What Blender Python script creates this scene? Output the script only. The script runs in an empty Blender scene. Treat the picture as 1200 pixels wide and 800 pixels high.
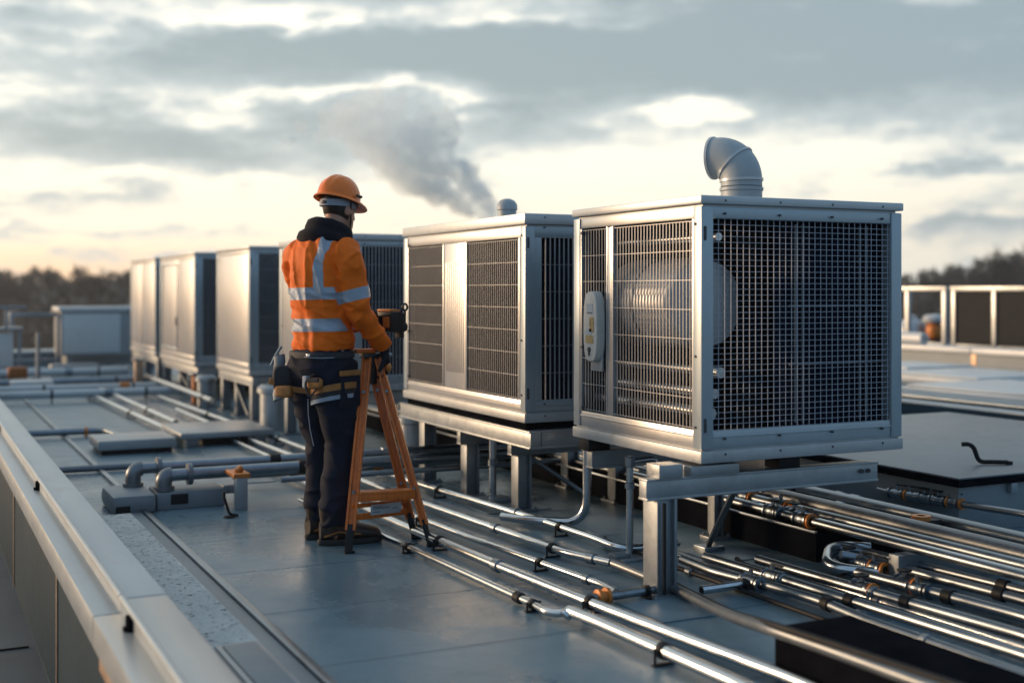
import bpy, bmesh, math, random
from math import sin, cos, pi, radians, sqrt
from mathutils import Vector, Matrix, Quaternion, noise

random.seed(7)
SC = bpy.context.scene
COL = SC.collection
V = Vector

# ------------------------------------------------------------------ survey of the place
EYE = 1.29                     # camera height over the roof, metres
YAW = radians(26.3)            # camera yaw, from +Y (along the row of units) towards +X
FPX = 1434.0
FWD = V((sin(YAW), cos(YAW), 0)); RGT = V((cos(YAW), -sin(YAW), 0))

def G(px, py, z=0.0):
    """world point at height z that a survey pixel shows"""
    d = FPX * (EYE - z) / (py - 340.0)
    p = FWD * d + RGT * ((px - 600.0) / FPX * d)
    return V((p.x, p.y, z))

def D(px, d, z):
    p = FWD * d + RGT * ((px - 600.0) / FPX * d)
    return V((p.x, p.y, z))

# ------------------------------------------------------------------ materials
def new_mat(name):
    m = bpy.data.materials.new(name); m.use_nodes = True
    nt = m.node_tree; nt.nodes.clear()
    out = nt.nodes.new('ShaderNodeOutputMaterial'); b = nt.nodes.new('ShaderNodeBsdfPrincipled')
    nt.links.new(b.outputs[0], out.inputs[0])
    return m, nt, b, out

def N(nt, t, **kw):
    n = nt.nodes.new(t)
    for k, v in kw.items():
        if k in n.inputs.keys() if hasattr(n.inputs, 'keys') else False:
            n.inputs[k].default_value = v
        else:
            setattr(n, k, v)
    return n

def math_n(nt, op, a, b=None, c=None, clamp=False):
    n = nt.nodes.new('ShaderNodeMath'); n.operation = op; n.use_clamp = clamp
    for i, x in enumerate((a, b, c)):
        if x is None: continue
        if hasattr(x, 'links'): nt.links.new(x, n.inputs[i])
        else: n.inputs[i].default_value = x
    return n.outputs[0]

def mixc(nt, fac, a, b):
    n = nt.nodes.new('ShaderNodeMix'); n.data_type = 'RGBA'
    for sock, x in ((n.inputs[0], fac), (n.inputs[6], a), (n.inputs[7], b)):
        if hasattr(x, 'links'): nt.links.new(x, sock)
        elif isinstance(x, (int, float)): sock.default_value = x
        else: sock.default_value = (x[0], x[1], x[2], 1)
    return n.outputs[2]

def ramp(nt, x, lo, hi, smooth=True):
    n = nt.nodes.new('ShaderNodeMapRange'); n.interpolation_type = 'SMOOTHSTEP' if smooth else 'LINEAR'
    n.inputs[1].default_value = lo; n.inputs[2].default_value = hi
    nt.links.new(x, n.inputs[0])
    return n.outputs[0]

def noise_n(nt, vec, scale, detail=4, rough=.55, w=None):
    n = nt.nodes.new('ShaderNodeTexNoise'); n.inputs['Scale'].default_value = scale
    n.inputs['Detail'].default_value = detail; n.inputs['Roughness'].default_value = rough
    if vec is not None: nt.links.new(vec, n.inputs['Vector'])
    return n.outputs[0]

def mapping(nt, vec, scale=(1, 1, 1), rot=(0, 0, 0), loc=(0, 0, 0)):
    n = nt.nodes.new('ShaderNodeMapping')
    n.inputs['Scale'].default_value = scale; n.inputs['Rotation'].default_value = rot; n.inputs['Location'].default_value = loc
    nt.links.new(vec, n.inputs[0]); return n.outputs[0]

def objco(nt):
    return nt.nodes.new('ShaderNodeTexCoord').outputs['Object']

def worldco(nt):
    return nt.nodes.new('ShaderNodeNewGeometry').outputs['Position']

def bump(nt, b, h, strength=.3, dist=.01):
    n = nt.nodes.new('ShaderNodeBump'); n.inputs['Strength'].default_value = strength; n.inputs['Distance'].default_value = dist
    nt.links.new(h, n.inputs['Height']); nt.links.new(n.outputs[0], b.inputs['Normal'])

def basic(name, col, rough=.5, metal=0.0, var=.12, scale=6, bstr=.0, bscale=60, rvar=.12, stretch=(1, 1, 1), dirt=None, dirt_amt=.35):
    """painted / metal surface with mottled colour, gloss and wear"""
    m, nt, b, out = new_mat(name)
    co = mapping(nt, worldco(nt), stretch)
    n1 = noise_n(nt, co, scale, 6, .6)
    n2 = noise_n(nt, co, scale * 7.3, 4, .6)
    s = math_n(nt, 'ADD', math_n(nt, 'MULTIPLY', n1, .7), math_n(nt, 'MULTIPLY', n2, .3))
    f = ramp(nt, s, .3, .7)
    lo = [c * (1 - var) for c in col]; hi = [min(1, c * (1 + var)) for c in col]
    c = mixc(nt, f, lo, hi)
    if dirt:
        n3 = noise_n(nt, co, scale * 1.9, 8, .7)
        c = mixc(nt, math_n(nt, 'MULTIPLY', ramp(nt, n3, .52, .72), dirt_amt), c, dirt)
    nt.links.new(c, b.inputs['Base Color'])
    b.inputs['Metallic'].default_value = metal
    r = math_n(nt, 'ADD', math_n(nt, 'MULTIPLY', math_n(nt, 'SUBTRACT', n2, .5), rvar * 2), rough, clamp=True)
    nt.links.new(r, b.inputs['Roughness'])
    if bstr: bump(nt, b, noise_n(nt, co, bscale, 4, .6), bstr, .004)
    return m

M = {}
M['casing'] = basic('painted_casing', (.385, .45, .49), .36, .45, .05, 3, .03, 25, .06, (1, 1, .35), (.30, .28, .25), .15)
M['casing_side'] = basic('brushed_sheet', (.56, .565, .57), .31, .75, .015, 1.2, .0, 14, .025, (1, 1, .4), (.45, .43, .40), .05)
M['lid'] = basic('lid_sheet', (.50, .53, .55), .36, .4, .05, 2, .03, 20, .06)
M['tray'] = basic('tray_sheet', (.42, .44, .45), .42, .35, .10, 4, .05, 25, .1, (1, 1, 1), (.20, .17, .14), .3)
M['slat'] = basic('grille_slat', (.22, .23, .25), .36, .5, .08, 10)
M['wire'] = basic('grille_wire', (.55, .56, .58), .36, .45, .08, 10)
M['mesh_wire'] = basic('mesh_wire', (.50, .54, .62), .42, .2, .08, 10)
M['coil'] = basic('coil_fins', (0.008, .014, .032), .6, .0, .35, 12, .2, 90)
M['inside'] = basic('inner_shadow_sheet', (.006, .008, .012), .55, .1, .3, 5)  # near-black colour stands in for shade inside the units and vent mouth
M['vent'] = basic('vent_sheet', (.36, .41, .44), .5, .1, .06, 4, .03, 20, .06)
M['drum'] = basic('drum_sheet', (.50, .52, .54), .4, .35, .08, 5)
M['steel'] = basic('polished_pipe', (.56, .60, .63), .22, 1.0, .08, 5, .0, 18, .07, (1, .25, 1), (.30, .27, .24), .35)
M['galv'] = basic('galvanised_pipe', (.235, .275, .315), .36, 1.0, .14, 7, .0, 30, .10, (1, .3, 1), (.14, .13, .12), .45)
M['galv_dark'] = basic('dull_pipe', (.17, .19, .21), .40, .7, .2, 7, .0, 30, .12)
M['frame'] = basic('galvanised_frame', (.27, .30, .325), .42, .65, .14, 5, .08, 40, .12, (1, 1, 1), (.13, .11, .09), .35)
M['frame_light'] = basic('zinc_frame', (.36, .39, .41), .40, .65, .12, 5, .08, 40, .12, (1, 1, 1), (.20, .17, .14), .3)
M['dark'] = basic('black_rubber', (.010, .011, .013), .55, 0, .3, 12, .15, 60)
M['tray_dark'] = basic('dark_trunking', (.007, .008, .011), .55, 0, .35, 6, .1, 30)
M['rust'] = basic('rust_orange', (.36, .115, .028), .6, .2, .3, 25, .25, 90, .15, (1, 1, 1), (.08, .035, .015), .6)
M['orange_paint'] = basic('orange_fitting', (.58, .19, .035), .45, .1, .2, 20, .08, 60, .1, (1, 1, 1), (.15, .06, .02), .5)
M['infill'] = basic('dark_infill', (.006, .007, .009), .8, 0, .2, 3)
M['ladder'] = basic('orange_ladder_rail', (.62, .135, .010), .42, .0, .22, 14, .12, 70, .12, (4, 4, .4), (.10, .035, .01), .55)
M['coping'] = basic('coping_sheet', (.40, .445, .47), .34, .35, .08, 2.5, .05, 12, .1, (1, .4, 1), (.32, .28, .24), .35)
M['cladding'] = basic('cladding_sheet', (.014, .038, .058), .6, .0, .10, 2, .05, 15, .1, (1, .5, 1), (.02, .03, .04), .3)  # shade on the outer parapet wall is put into this dark blue
M['trim_warm'] = basic('bare_trim', (.42, .30, .21), .4, .6, .2, 8)
M['white_sheet'] = basic('white_sheet', (.62, .64, .64), .45, .1, .06, 2, .05, 10, .1, (1, 1, 1), (.40, .38, .35), .3)
M['cover'] = basic('cover_plastic', (.62, .585, .53), .45, .0, .06, 6, .02, 20, .1, (1, 1, 1), (.30, .27, .22), .4)
M['grey_box'] = basic('grey_box', (.33, .35, .36), .5, .2, .1, 3)
M['hatch'] = basic('hatch_sheet', (.34, .37, .39), .42, .4, .1, 3, .06, 20, .1, (1, 1, 1), (.2, .18, .16), .35)
M['curb'] = basic('curb_sheet', (.20, .235, .26), .5, .15, .1, 3, .06, 20)
M['curb_top'] = basic('curb_membrane', (.16, .185, .205), .42, .05, .14, 2, .15, 40, .12)
M['skin'] = basic('skin', (.46, .235, .155), .5, 0, .10, 30, .15, 160)
M['hair'] = basic('dark_hair', (.022, .014, .010), .55, 0, .4, 60, .6, 240, .1, (1, 1, .3))
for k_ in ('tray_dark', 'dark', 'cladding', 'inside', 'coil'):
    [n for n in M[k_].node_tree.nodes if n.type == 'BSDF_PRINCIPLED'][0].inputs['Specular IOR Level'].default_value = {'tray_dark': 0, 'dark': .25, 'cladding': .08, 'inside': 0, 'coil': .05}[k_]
M['navy'] = None
M['leather'] = basic('boot_leather', (.028, .015, .009), .42, 0, .35, 18, .25, 90, .15)
M['sole'] = basic('boot_sole', (.012, .012, .013), .65, 0, .3, 20, .2, 60)
M['pouch'] = basic('tan_webbing', (.36, .145, .035), .6, 0, .25, 20, .35, 220)
M['pouch_dark'] = basic('dark_webbing', (.016, .018, .024), .7, 0, .3, 20, .35, 220)
M['grey_cloth'] = basic('grey_strap', (.30, .35, .42), .6, 0, .15, 20, .3, 220)
M['helmet'] = basic('hard_hat_shell', (.95, .20, .012), .28, 0, .06, 6, .02, 40, .06, (1, 1, 1), (.45, .12, .02), .3)
M['device'] = basic('device_plastic', (.012, .012, .014), .42, 0, .3, 20, .12, 120)
M['sticker'] = basic('ochre_sticker', (.46, .30, .12), .5, 0, .25, 30)
M['ink'] = basic('print_ink', (.05, .05, .06), .6)
M['paper'] = basic('label_paper', (.46, .49, .51), .5, 0, .1, 30)

def m_cloth(name, col, rough=.8, sheen=.2, bscale=420, var=.12, fold=.0):
    m, nt, b, out = new_mat(name)
    co = objco(nt)
    n1 = noise_n(nt, co, 9, 6, .6); n2 = noise_n(nt, co, 60, 3, .6)
    s = math_n(nt, 'ADD', math_n(nt, 'MULTIPLY', n1, .6), math_n(nt, 'MULTIPLY', n2, .4))
    c = mixc(nt, ramp(nt, s, .3, .7), [x * (1 - var) for x in col], [x * (1 + var) for x in col])
    nt.links.new(c, b.inputs['Base Color']); b.inputs['Roughness'].default_value = rough
    b.inputs['Sheen Weight'].default_value = sheen; b.inputs['Specular IOR Level'].default_value = .22
    w = noise_n(nt, co, bscale, 2, .5)
    h = math_n(nt, 'ADD', math_n(nt, 'MULTIPLY', n1, 1.6), math_n(nt, 'MULTIPLY', w, .25))
    bump(nt, b, h, .45, .012)
    return m, nt, b, c
M['navy'] = m_cloth('navy_cloth', (.008, .012, .025), .8, .0)[0]
M['collar'] = m_cloth('collar_cloth', (.007, .008, .013), .85, .02)[0]
M['glove'] = m_cloth('glove_cloth', (.008, .010, .018), .7, .02)[0]

def m_jacket():
    m, nt, b, c = m_cloth('hi_vis_cloth', (.90, .160, .006), .7, .03, 380, .12)
    at = nt.nodes.new('ShaderNodeAttribute'); at.attribute_name = 'band'
    f = math_n(nt, 'GREATER_THAN', at.outputs['Fac'], 0.0)
    cc = mixc(nt, f, c, (.33, .39, .47))
    nt.links.new(cc, b.inputs['Base Color'])
    r = math_n(nt, 'SUBTRACT', .62, math_n(nt, 'MULTIPLY', f, .24)); nt.links.new(r, b.inputs['Roughness'])
    nt.links.new(math_n(nt, 'MULTIPLY', f, .1), b.inputs['Metallic'])
    return m
M['jacket'] = m_jacket()

def m_roof():
    m, nt, b, out = new_mat('roof_membrane')
    p = worldco(nt)
    sx = nt.nodes.new('ShaderNodeSeparateXYZ'); nt.links.new(p, sx.inputs[0])
    wob = math_n(nt, 'MULTIPLY', math_n(nt, 'SUBTRACT', noise_n(nt, p, 1.4, 3), .5), .035)
    y = math_n(nt, 'ADD', sx.outputs[1], wob)
    yy = math_n(nt, 'DIVIDE', math_n(nt, 'ADD', y, .10), .755)
    fr = math_n(nt, 'FRACT', yy)
    row = math_n(nt, 'FLOOR', yy)
    # lap line: narrow dark joint + step
    d = math_n(nt, 'MULTIPLY', math_n(nt, 'ABSOLUTE', math_n(nt, 'SUBTRACT', fr, .5)), .755)
    line = math_n(nt, 'SUBTRACT', 1.0, ramp(nt, d, .002, .007))
    # end laps staggered per row
    wn = nt.nodes.new('ShaderNodeTexWhiteNoise'); wn.noise_dimensions = '1D'; nt.links.new(row, wn.inputs['W'])
    xx = math_n(nt, 'FRACT', math_n(nt, 'ADD', math_n(nt, 'DIVIDE', sx.outputs[0], 4.7), wn.outputs[0]))
    dx = math_n(nt, 'MULTIPLY', math_n(nt, 'ABSOLUTE', math_n(nt, 'SUBTRACT', xx, .5)), 4.7)
    line2 = math_n(nt, 'SUBTRACT', 1.0, ramp(nt, dx, .002, .008))
    ln = math_n(nt, 'MAXIMUM', line, math_n(nt, 'MULTIPLY', line2, .0))
    big = noise_n(nt, mapping(nt, p, (1, .7, 1)), .8, 8, .62)
    mid = noise_n(nt, p, 5.5, 8, .65)
    fine = noise_n(nt, p, 160, 3, .6)
    base = mixc(nt, ramp(nt, big, .35, .68), (.110, .188, .236), (.168, .262, .314))
    base = mixc(nt, math_n(nt, 'MULTIPLY', ramp(nt, wn.outputs[0], 0, 1, False), .22), base, (.13, .18, .21))
    base = mixc(nt, math_n(nt, 'MULTIPLY', ramp(nt, mid, .55, .75), .35), base, (.075, .110, .135))
    base = mixc(nt, math_n(nt, 'MULTIPLY', ramp(nt, fine, .62, .8), .30), base, (.24, .29, .32))
    # scuffs
    sc = noise_n(nt, mapping(nt, p, (2.2, 14, 1), (0, 0, .3)), 1.6, 5, .6)
    base = mixc(nt, math_n(nt, 'MULTIPLY', ramp(nt, sc, .66, .74), .35), base, (.07, .085, .10))
    base = mixc(nt, math_n(nt, 'MULTIPLY', ln, .8), base, (.035, .048, .06))
    nt.links.new(base, b.inputs['Base Color'])
    r = math_n(nt, 'ADD', .20, math_n(nt, 'MULTIPLY', mid, .34)); wet = ramp(nt, noise_n(nt, mapping(nt, p, (1, .6, 1), (0, 0, .4), (4, 2, 0)), .75, 6, .6), .52, .62)
    r = math_n(nt, 'SUBTRACT', r, math_n(nt, 'MULTIPLY', wet, .16)); nt.links.new(r, b.inputs['Roughness'])
    nt.links.new(mixc(nt, math_n(nt, 'MULTIPLY', wet, .22), base, (.05, .085, .11)), b.inputs['Base Color'])
    step = ramp(nt, fr, .46, .5)
    h = math_n(nt, 'ADD', math_n(nt, 'MULTIPLY', fine, .10), math_n(nt, 'MULTIPLY', mid, .9))
    h = math_n(nt, 'SUBTRACT', math_n(nt, 'ADD', h, math_n(nt, 'MULTIPLY', step, .35)), math_n(nt, 'MULTIPLY', ln, .5))
    bump(nt, b, h, .45, .012)
    return m
M['roof'] = m_roof()
M['lower_roof'] = basic('lower_membrane', (.055, .070, .085), .6, 0, .2, 2, .2, 60, .1, (1, 1, 1), (.03, .04, .05), .4)
def m_gravel():
    m, nt, b, out = new_mat('pebble_dash')
    p = worldco(nt)
    v = nt.nodes.new('ShaderNodeTexVoronoi'); v.inputs['Scale'].default_value = 48; nt.links.new(p, v.inputs['Vector'])
    n1 = noise_n(nt, p, 3, 6, .6); n2 = noise_n(nt, p, 30, 5, .7)
    c = mixc(nt, ramp(nt, n1, .35, .65), (.56, .60, .60), (.68, .71, .70))
    c = mixc(nt, math_n(nt, 'MULTIPLY', ramp(nt, n2, .565, .62), .9), c, (.07, .085, .10))
    nt.links.new(c, b.inputs['Base Color']); b.inputs['Roughness'].default_value = .75
    bump(nt, b, math_n(nt, 'ADD', math_n(nt, 'MULTIPLY', v.outputs[0], .8), n2), 1.0, .02)
    return m
M['gravel'] = m_gravel()
M['patch'] = basic('membrane_patch', (.150, .215, .255), .38, 0, .16, 4, .12, 30, .15, (1, 1, 1), (.08, .11, .13), .5)
M['ground'] = basic('winter_field', (.055, .056, .045), .9, 0, .3, .05)
M['hill'] = basic('wooded_slope', (.034, .032, .031), .95, 0, .3, .3)
M['twig'] = basic('bare_twigs', (.062, .053, .047), .9, 0, .3, .5)
M['twig2'] = basic('dark_twigs', (.044, .040, .038), .9, 0, .3, .5)
M['bark'] = basic('bark', (.045, .037, .030), .9, 0, .3, 2)

# ------------------------------------------------------------------ mesh builder
class MB:
    def __init__(s): s.bm = bmesh.new(); s.slot = 0
    def _tag(s, faces, smooth=False):
        for f in faces:
            f.material_index = s.slot; f.smooth = smooth
    def box(s, a, b, bev=0.0, rot=None, piv=None):
        a = V(a); b = V(b); lo = V([min(a[i], b[i]) for i in range(3)]); hi = V([max(a[i], b[i]) for i in range(3)])
        c = (lo + hi) / 2; sz = hi - lo
        r = bmesh.ops.create_cube(s.bm, size=1)
        vs = r['verts']
        for v in vs: v.co = V((v.co.x * sz.x, v.co.y * sz.y, v.co.z * sz.z)) + c
        fs = list({f for v in vs for f in v.link_faces})
        if bev > 0:
            bev = min(bev, min(sz) * .45)
            es = list({e for v in vs for e in v.link_edges})
            rr = bmesh.ops.bevel(s.bm, geom=es, offset=bev, segments=2, profile=.6, affect='EDGES')
            fs = list({f for v in rr['verts'] for f in v.link_faces})
            vs = rr['verts']
        if rot is not None:
            p = V(piv) if piv is not None else c
            for v in vs: v.co = p + rot @ (v.co - p)
        s._tag(fs, bev > 0)
        return vs
    def fbox(s, lo, hi):
        """fast plain box"""
        x0, y0, z0 = lo; x1, y1, z1 = hi
        vs = [s.bm.verts.new(c) for c in ((x0,y0,z0),(x1,y0,z0),(x1,y1,z0),(x0,y1,z0),(x0,y0,z1),(x1,y0,z1),(x1,y1,z1),(x0,y1,z1))]
        for q in ((3,2,1,0),(4,5,6,7),(0,1,5,4),(1,2,6,5),(2,3,7,6),(3,0,4,7)):
            f = s.bm.faces.new([vs[i] for i in q]); f.material_index = s.slot
    def beam(s, p, q, w, h, bev=.003, up=V((0, 0, 1))):
        """rectangular bar from p to q"""
        p = V(p); q = V(q); d = q - p; L = d.length; d.normalize()
        x = d.cross(up)
        if x.length < 1e-4: x = V((1, 0, 0))
        x.normalize(); z = x.cross(d)
        R = Matrix((x, d, z)).transposed()
        vs = s.box((-w / 2, 0, -h / 2), (w / 2, L, h / 2), bev)
        for v in vs: v.co = p + R @ v.co
    def ring_loft(s, rings, cap0=True, cap1=True, smooth=True, close=True):
        rows = [[s.bm.verts.new(c) for c in r] for r in rings]
        n = len(rows[0]); fs = []
        for i in range(len(rows) - 1):
            for j in range(n if close else n - 1):
                k = (j + 1) % n
                fs.append(s.bm.faces.new((rows[i][j], rows[i][k], rows[i + 1][k], rows[i + 1][j])))
        s._tag(fs, smooth)
        cp = []
        if cap0: cp.append(s.bm.faces.new(list(reversed(rows[0]))))
        if cap1: cp.append(s.bm.faces.new(rows[-1]))
        s._tag(cp, False)
        return rows
    def tube(s, pts, r, seg=12, cap=True):
        pts = [V(p) for p in pts]; n = len(pts)
        rad = r if isinstance(r, (list, tuple)) else [r] * n
        t0 = (pts[1] - pts[0]).normalized()
        a = t0.cross(V((0, 0, 1)))
        if a.length < 1e-3: a = V((1, 0, 0))
        a.normalize(); rings = []; tp = t0
        for i, p in enumerate(pts):
            t = (pts[min(i + 1, n - 1)] - pts[max(i - 1, 0)]).normalized()
            q = tp.rotation_difference(t); a = (q @ a).normalized(); a = (a - t * a.dot(t)).normalized(); tp = t
            b = t.cross(a)
            rings.append([p + (a * cos(2 * pi * k / seg) + b * sin(2 * pi * k / seg)) * rad[i] for k in range(seg)])
        s.ring_loft(rings, cap, cap)
    def cyl(s, p, q, r, seg=16, r2=None):
        s.tube([p, q], [r, r if r2 is None else r2], seg)
    def lathe(s, prof, c=(0, 0, 0), seg=24, axis=V((0, 0, 1)), cap=True):
        axis = V(axis).normalized(); x = axis.orthogonal().normalized(); y = axis.cross(x); c = V(c)
        rings = [[c + axis * h + (x * cos(2 * pi * k / seg) + y * sin(2 * pi * k / seg)) * max(r, 1e-4) for k in range(seg)] for r, h in prof]
        s.ring_loft(rings, cap, cap)
    def ball(s, c, r, u=16, v=10, sc=(1, 1, 1), rot=None):
        rr = bmesh.ops.create_uvsphere(s.bm, u_segments=u, v_segments=v, radius=r)
        for w in rr['verts']:
            p = V((w.co.x * sc[0], w.co.y * sc[1], w.co.z * sc[2]))
            w.co = (rot @ p if rot is not None else p) + V(c)
        s._tag({f for w in rr['verts'] for f in w.link_faces}, True)
    def quad(s, a, b, c, d):
        f = s.bm.faces.new([s.bm.verts.new(V(x)) for x in (a, b, c, d)]); f.material_index = s.slot
    def build(s, name, mats, parent=None, sharp=40, recalc=True):
        if recalc: bmesh.ops.recalc_face_normals(s.bm, faces=s.bm.faces)
        me = bpy.data.meshes.new(name); s.bm.to_mesh(me); s.bm.free()
        for m in (mats if isinstance(mats, (list, tuple)) else [mats]): me.materials.append(m)
        me.set_sharp_from_angle(angle=radians(sharp))
        o = bpy.data.objects.new(name, me); COL.objects.link(o)
        if parent is not None: o.parent = parent
        return o

def tag(o, label=None, cat=None, group=None, kind=None):
    if label: o['label'] = label
    if cat: o['category'] = cat
    if group: o['group'] = group
    if kind: o['kind'] = kind
    return o

def empty(name, loc=(0, 0, 0), rz=0.0):
    o = bpy.data.objects.new(name, None); COL.objects.link(o); o.location = loc; o.rotation_euler = (0, 0, rz)
    o.empty_display_size = .1
    return o

def copy_tree(o, parent=None):
    c = o.copy(); COL.objects.link(c); c.parent = parent
    for ch in list(o.children): copy_tree(ch, c)
    return c

def fillet(pts, rad, k=6):
    pts = [V(p) for p in pts]; out = [pts[0]]
    for i in range(1, len(pts) - 1):
        a, b, c = pts[i - 1], pts[i], pts[i + 1]
        u = (a - b); w = (c - b); r = min(rad, u.length * .45, w.length * .45)
        p0 = b + u.normalized() * r; p1 = b + w.normalized() * r
        for j in range(k + 1):
            t = j / k
            out.append(p0 * (1 - t) ** 2 + b * 2 * t * (1 - t) + p1 * t * t)
    out.append(pts[-1]); return out

# ------------------------------------------------------------------ the setting
def plane_box(name, lo, hi, mat):
    b = MB(); b.box(lo, hi); o = b.build(name, mat); o['kind'] = 'structure'; return o
plane_box('roof', (.6, -6, -.45), (17, 24, 0), M['roof'])
plane_box('lower_roof', (-16, -8, -1.2), (.576, 24, -.48), M['lower_roof'])
# sheet joints of the lower roof
b = MB()
for y in (1.9, 2.62, 3.35, 4.1, 5.2, 6.5): b.box((-6, y, -.48), (.54, y + .012, -.472))
o = b.build('lower_roof_joints', M['dark']); o['kind'] = 'structure'
b = MB(); b.box((1.215, -4, -.02), (1.25, 24, .022), .004); o = b.build('roof_edge_upstand', M['galv']); o['kind'] = 'structure'
b = MB(); b.box((.80, 2.9, -.02), (1.135, 7.15, .035), .012); o = b.build('pebbled_kerb', M['gravel']); o['kind'] = 'structure'
b = MB(); b.box((1.137, -4, -.02), (1.212, 7.3, .010), .004); o = b.build('roof_gutter_strip', M['curb']); o['kind'] = 'structure'
# land below and beyond
b = MB()
R0 = 620
b.box((-R0, -R0, -14), (R0, R0, -12)); o = b.build('ground', M['ground']); o['kind'] = 'structure'

# left parapet: cladding, outer ledge, inner raised coping
par = empty('parapet_wall', (0, 0, 0)); tag(par, 'long low metal parapet wall with pale coping at the near left roof edge', 'parapet')
ys = [-5, 1.2, 3.35, 5.55, 7.9, 10.4, 13.2, 16, 19, 22, 23.8]
for i in range(len(ys) - 1):
    c = MB(); c.box((.578, ys[i] + .004, -.48), (.70, ys[i + 1] - .004, .13), .004); c.build('cladding_panel', M['cladding'], par)
c = MB()
for y in ys[1:-1]: c.box((.570, y - .010, -.478), (.582, y + .010, .125), .002)
c.build('cover_strip', M['trim_warm'], par)
for a, e in ((-5, 4.28), (4.29, 24)):
    c = MB(); c.box((.555, a, .10), (.577, e, .196), .004); c.box((.556, a, .185), (.655, e, .203), .006)
    c.build('outer_ledge', M['coping'], par)
    c = MB()
    c.box((.645, a, .12), (.80, e, .252), .012); c.tube([(.648, a, .256), (.648, e, .256)], .011, 10)
    c.build('inner_coping', M['coping'], par)
c = MB(); c.box((.70, -5, -.3), (.79, 24, .13)); c.build('upstand', M['curb'], par)
for y in (4.02, 7.1, 10.2):
    c = MB(); c.box((.628, y, .200), (.648, y + .06, .248), .004); c.box((.618, y + .012, .203), (.63, y + .048, .215), .002); c.build('clip', M['tray_dark'], par)
c = MB(); c.box((.571, 3.0, .03), (.5765, 4.25, .075), .001); c.build('drip_trim', M['trim_warm'], par)

# far parapet across the back of the roof
fp = empty('back_parapet'); tag(fp, 'low grey parapet closing the far end of the roof behind the units', 'parapet')
c = MB(); c.box((.9, 22.4, -.2), (14, 22.7, .20)); c.build('wall', M['curb'], fp)
c = MB(); c.box((.85, 22.3, .20), (14.05, 22.8, .26), .01); c.build('coping', M['coping'], fp)

# ------------------------------------------------------------------ cooling units
UG = 'rooftop cooling units standing in one row'
def grille(mb, axis, a0, a1, z0, z1, at, dv, dh, wv=.0060, wh=.0020, dep=.003):
    """vertical slats and thin horizontal wires in one plane"""
    n = max(2, int((a1 - a0) / dv))
    for i in range(n + 1):
        u = a0 + (a1 - a0) * i / n
        if axis == 'y': mb.fbox((at - .001, u - wv / 2, z0), (at + dep, u + wv / 2, z1))
        else: mb.fbox((u - wv / 2, at - .001, z0), (u + wv / 2, at + dep, z1))
    k = max(1, int((z1 - z0) / dh)); mb.slot = 1
    for i in range(k + 1):
        z = z0 + (z1 - z0) * i / k
        if axis == 'y': mb.fbox((at - .005, a0, z - wh / 2), (at - .0015, a1, z + wh / 2))
        else: mb.fbox((a0, at - .005, z - wh / 2), (a1, at - .0015, z + wh / 2))

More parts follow.
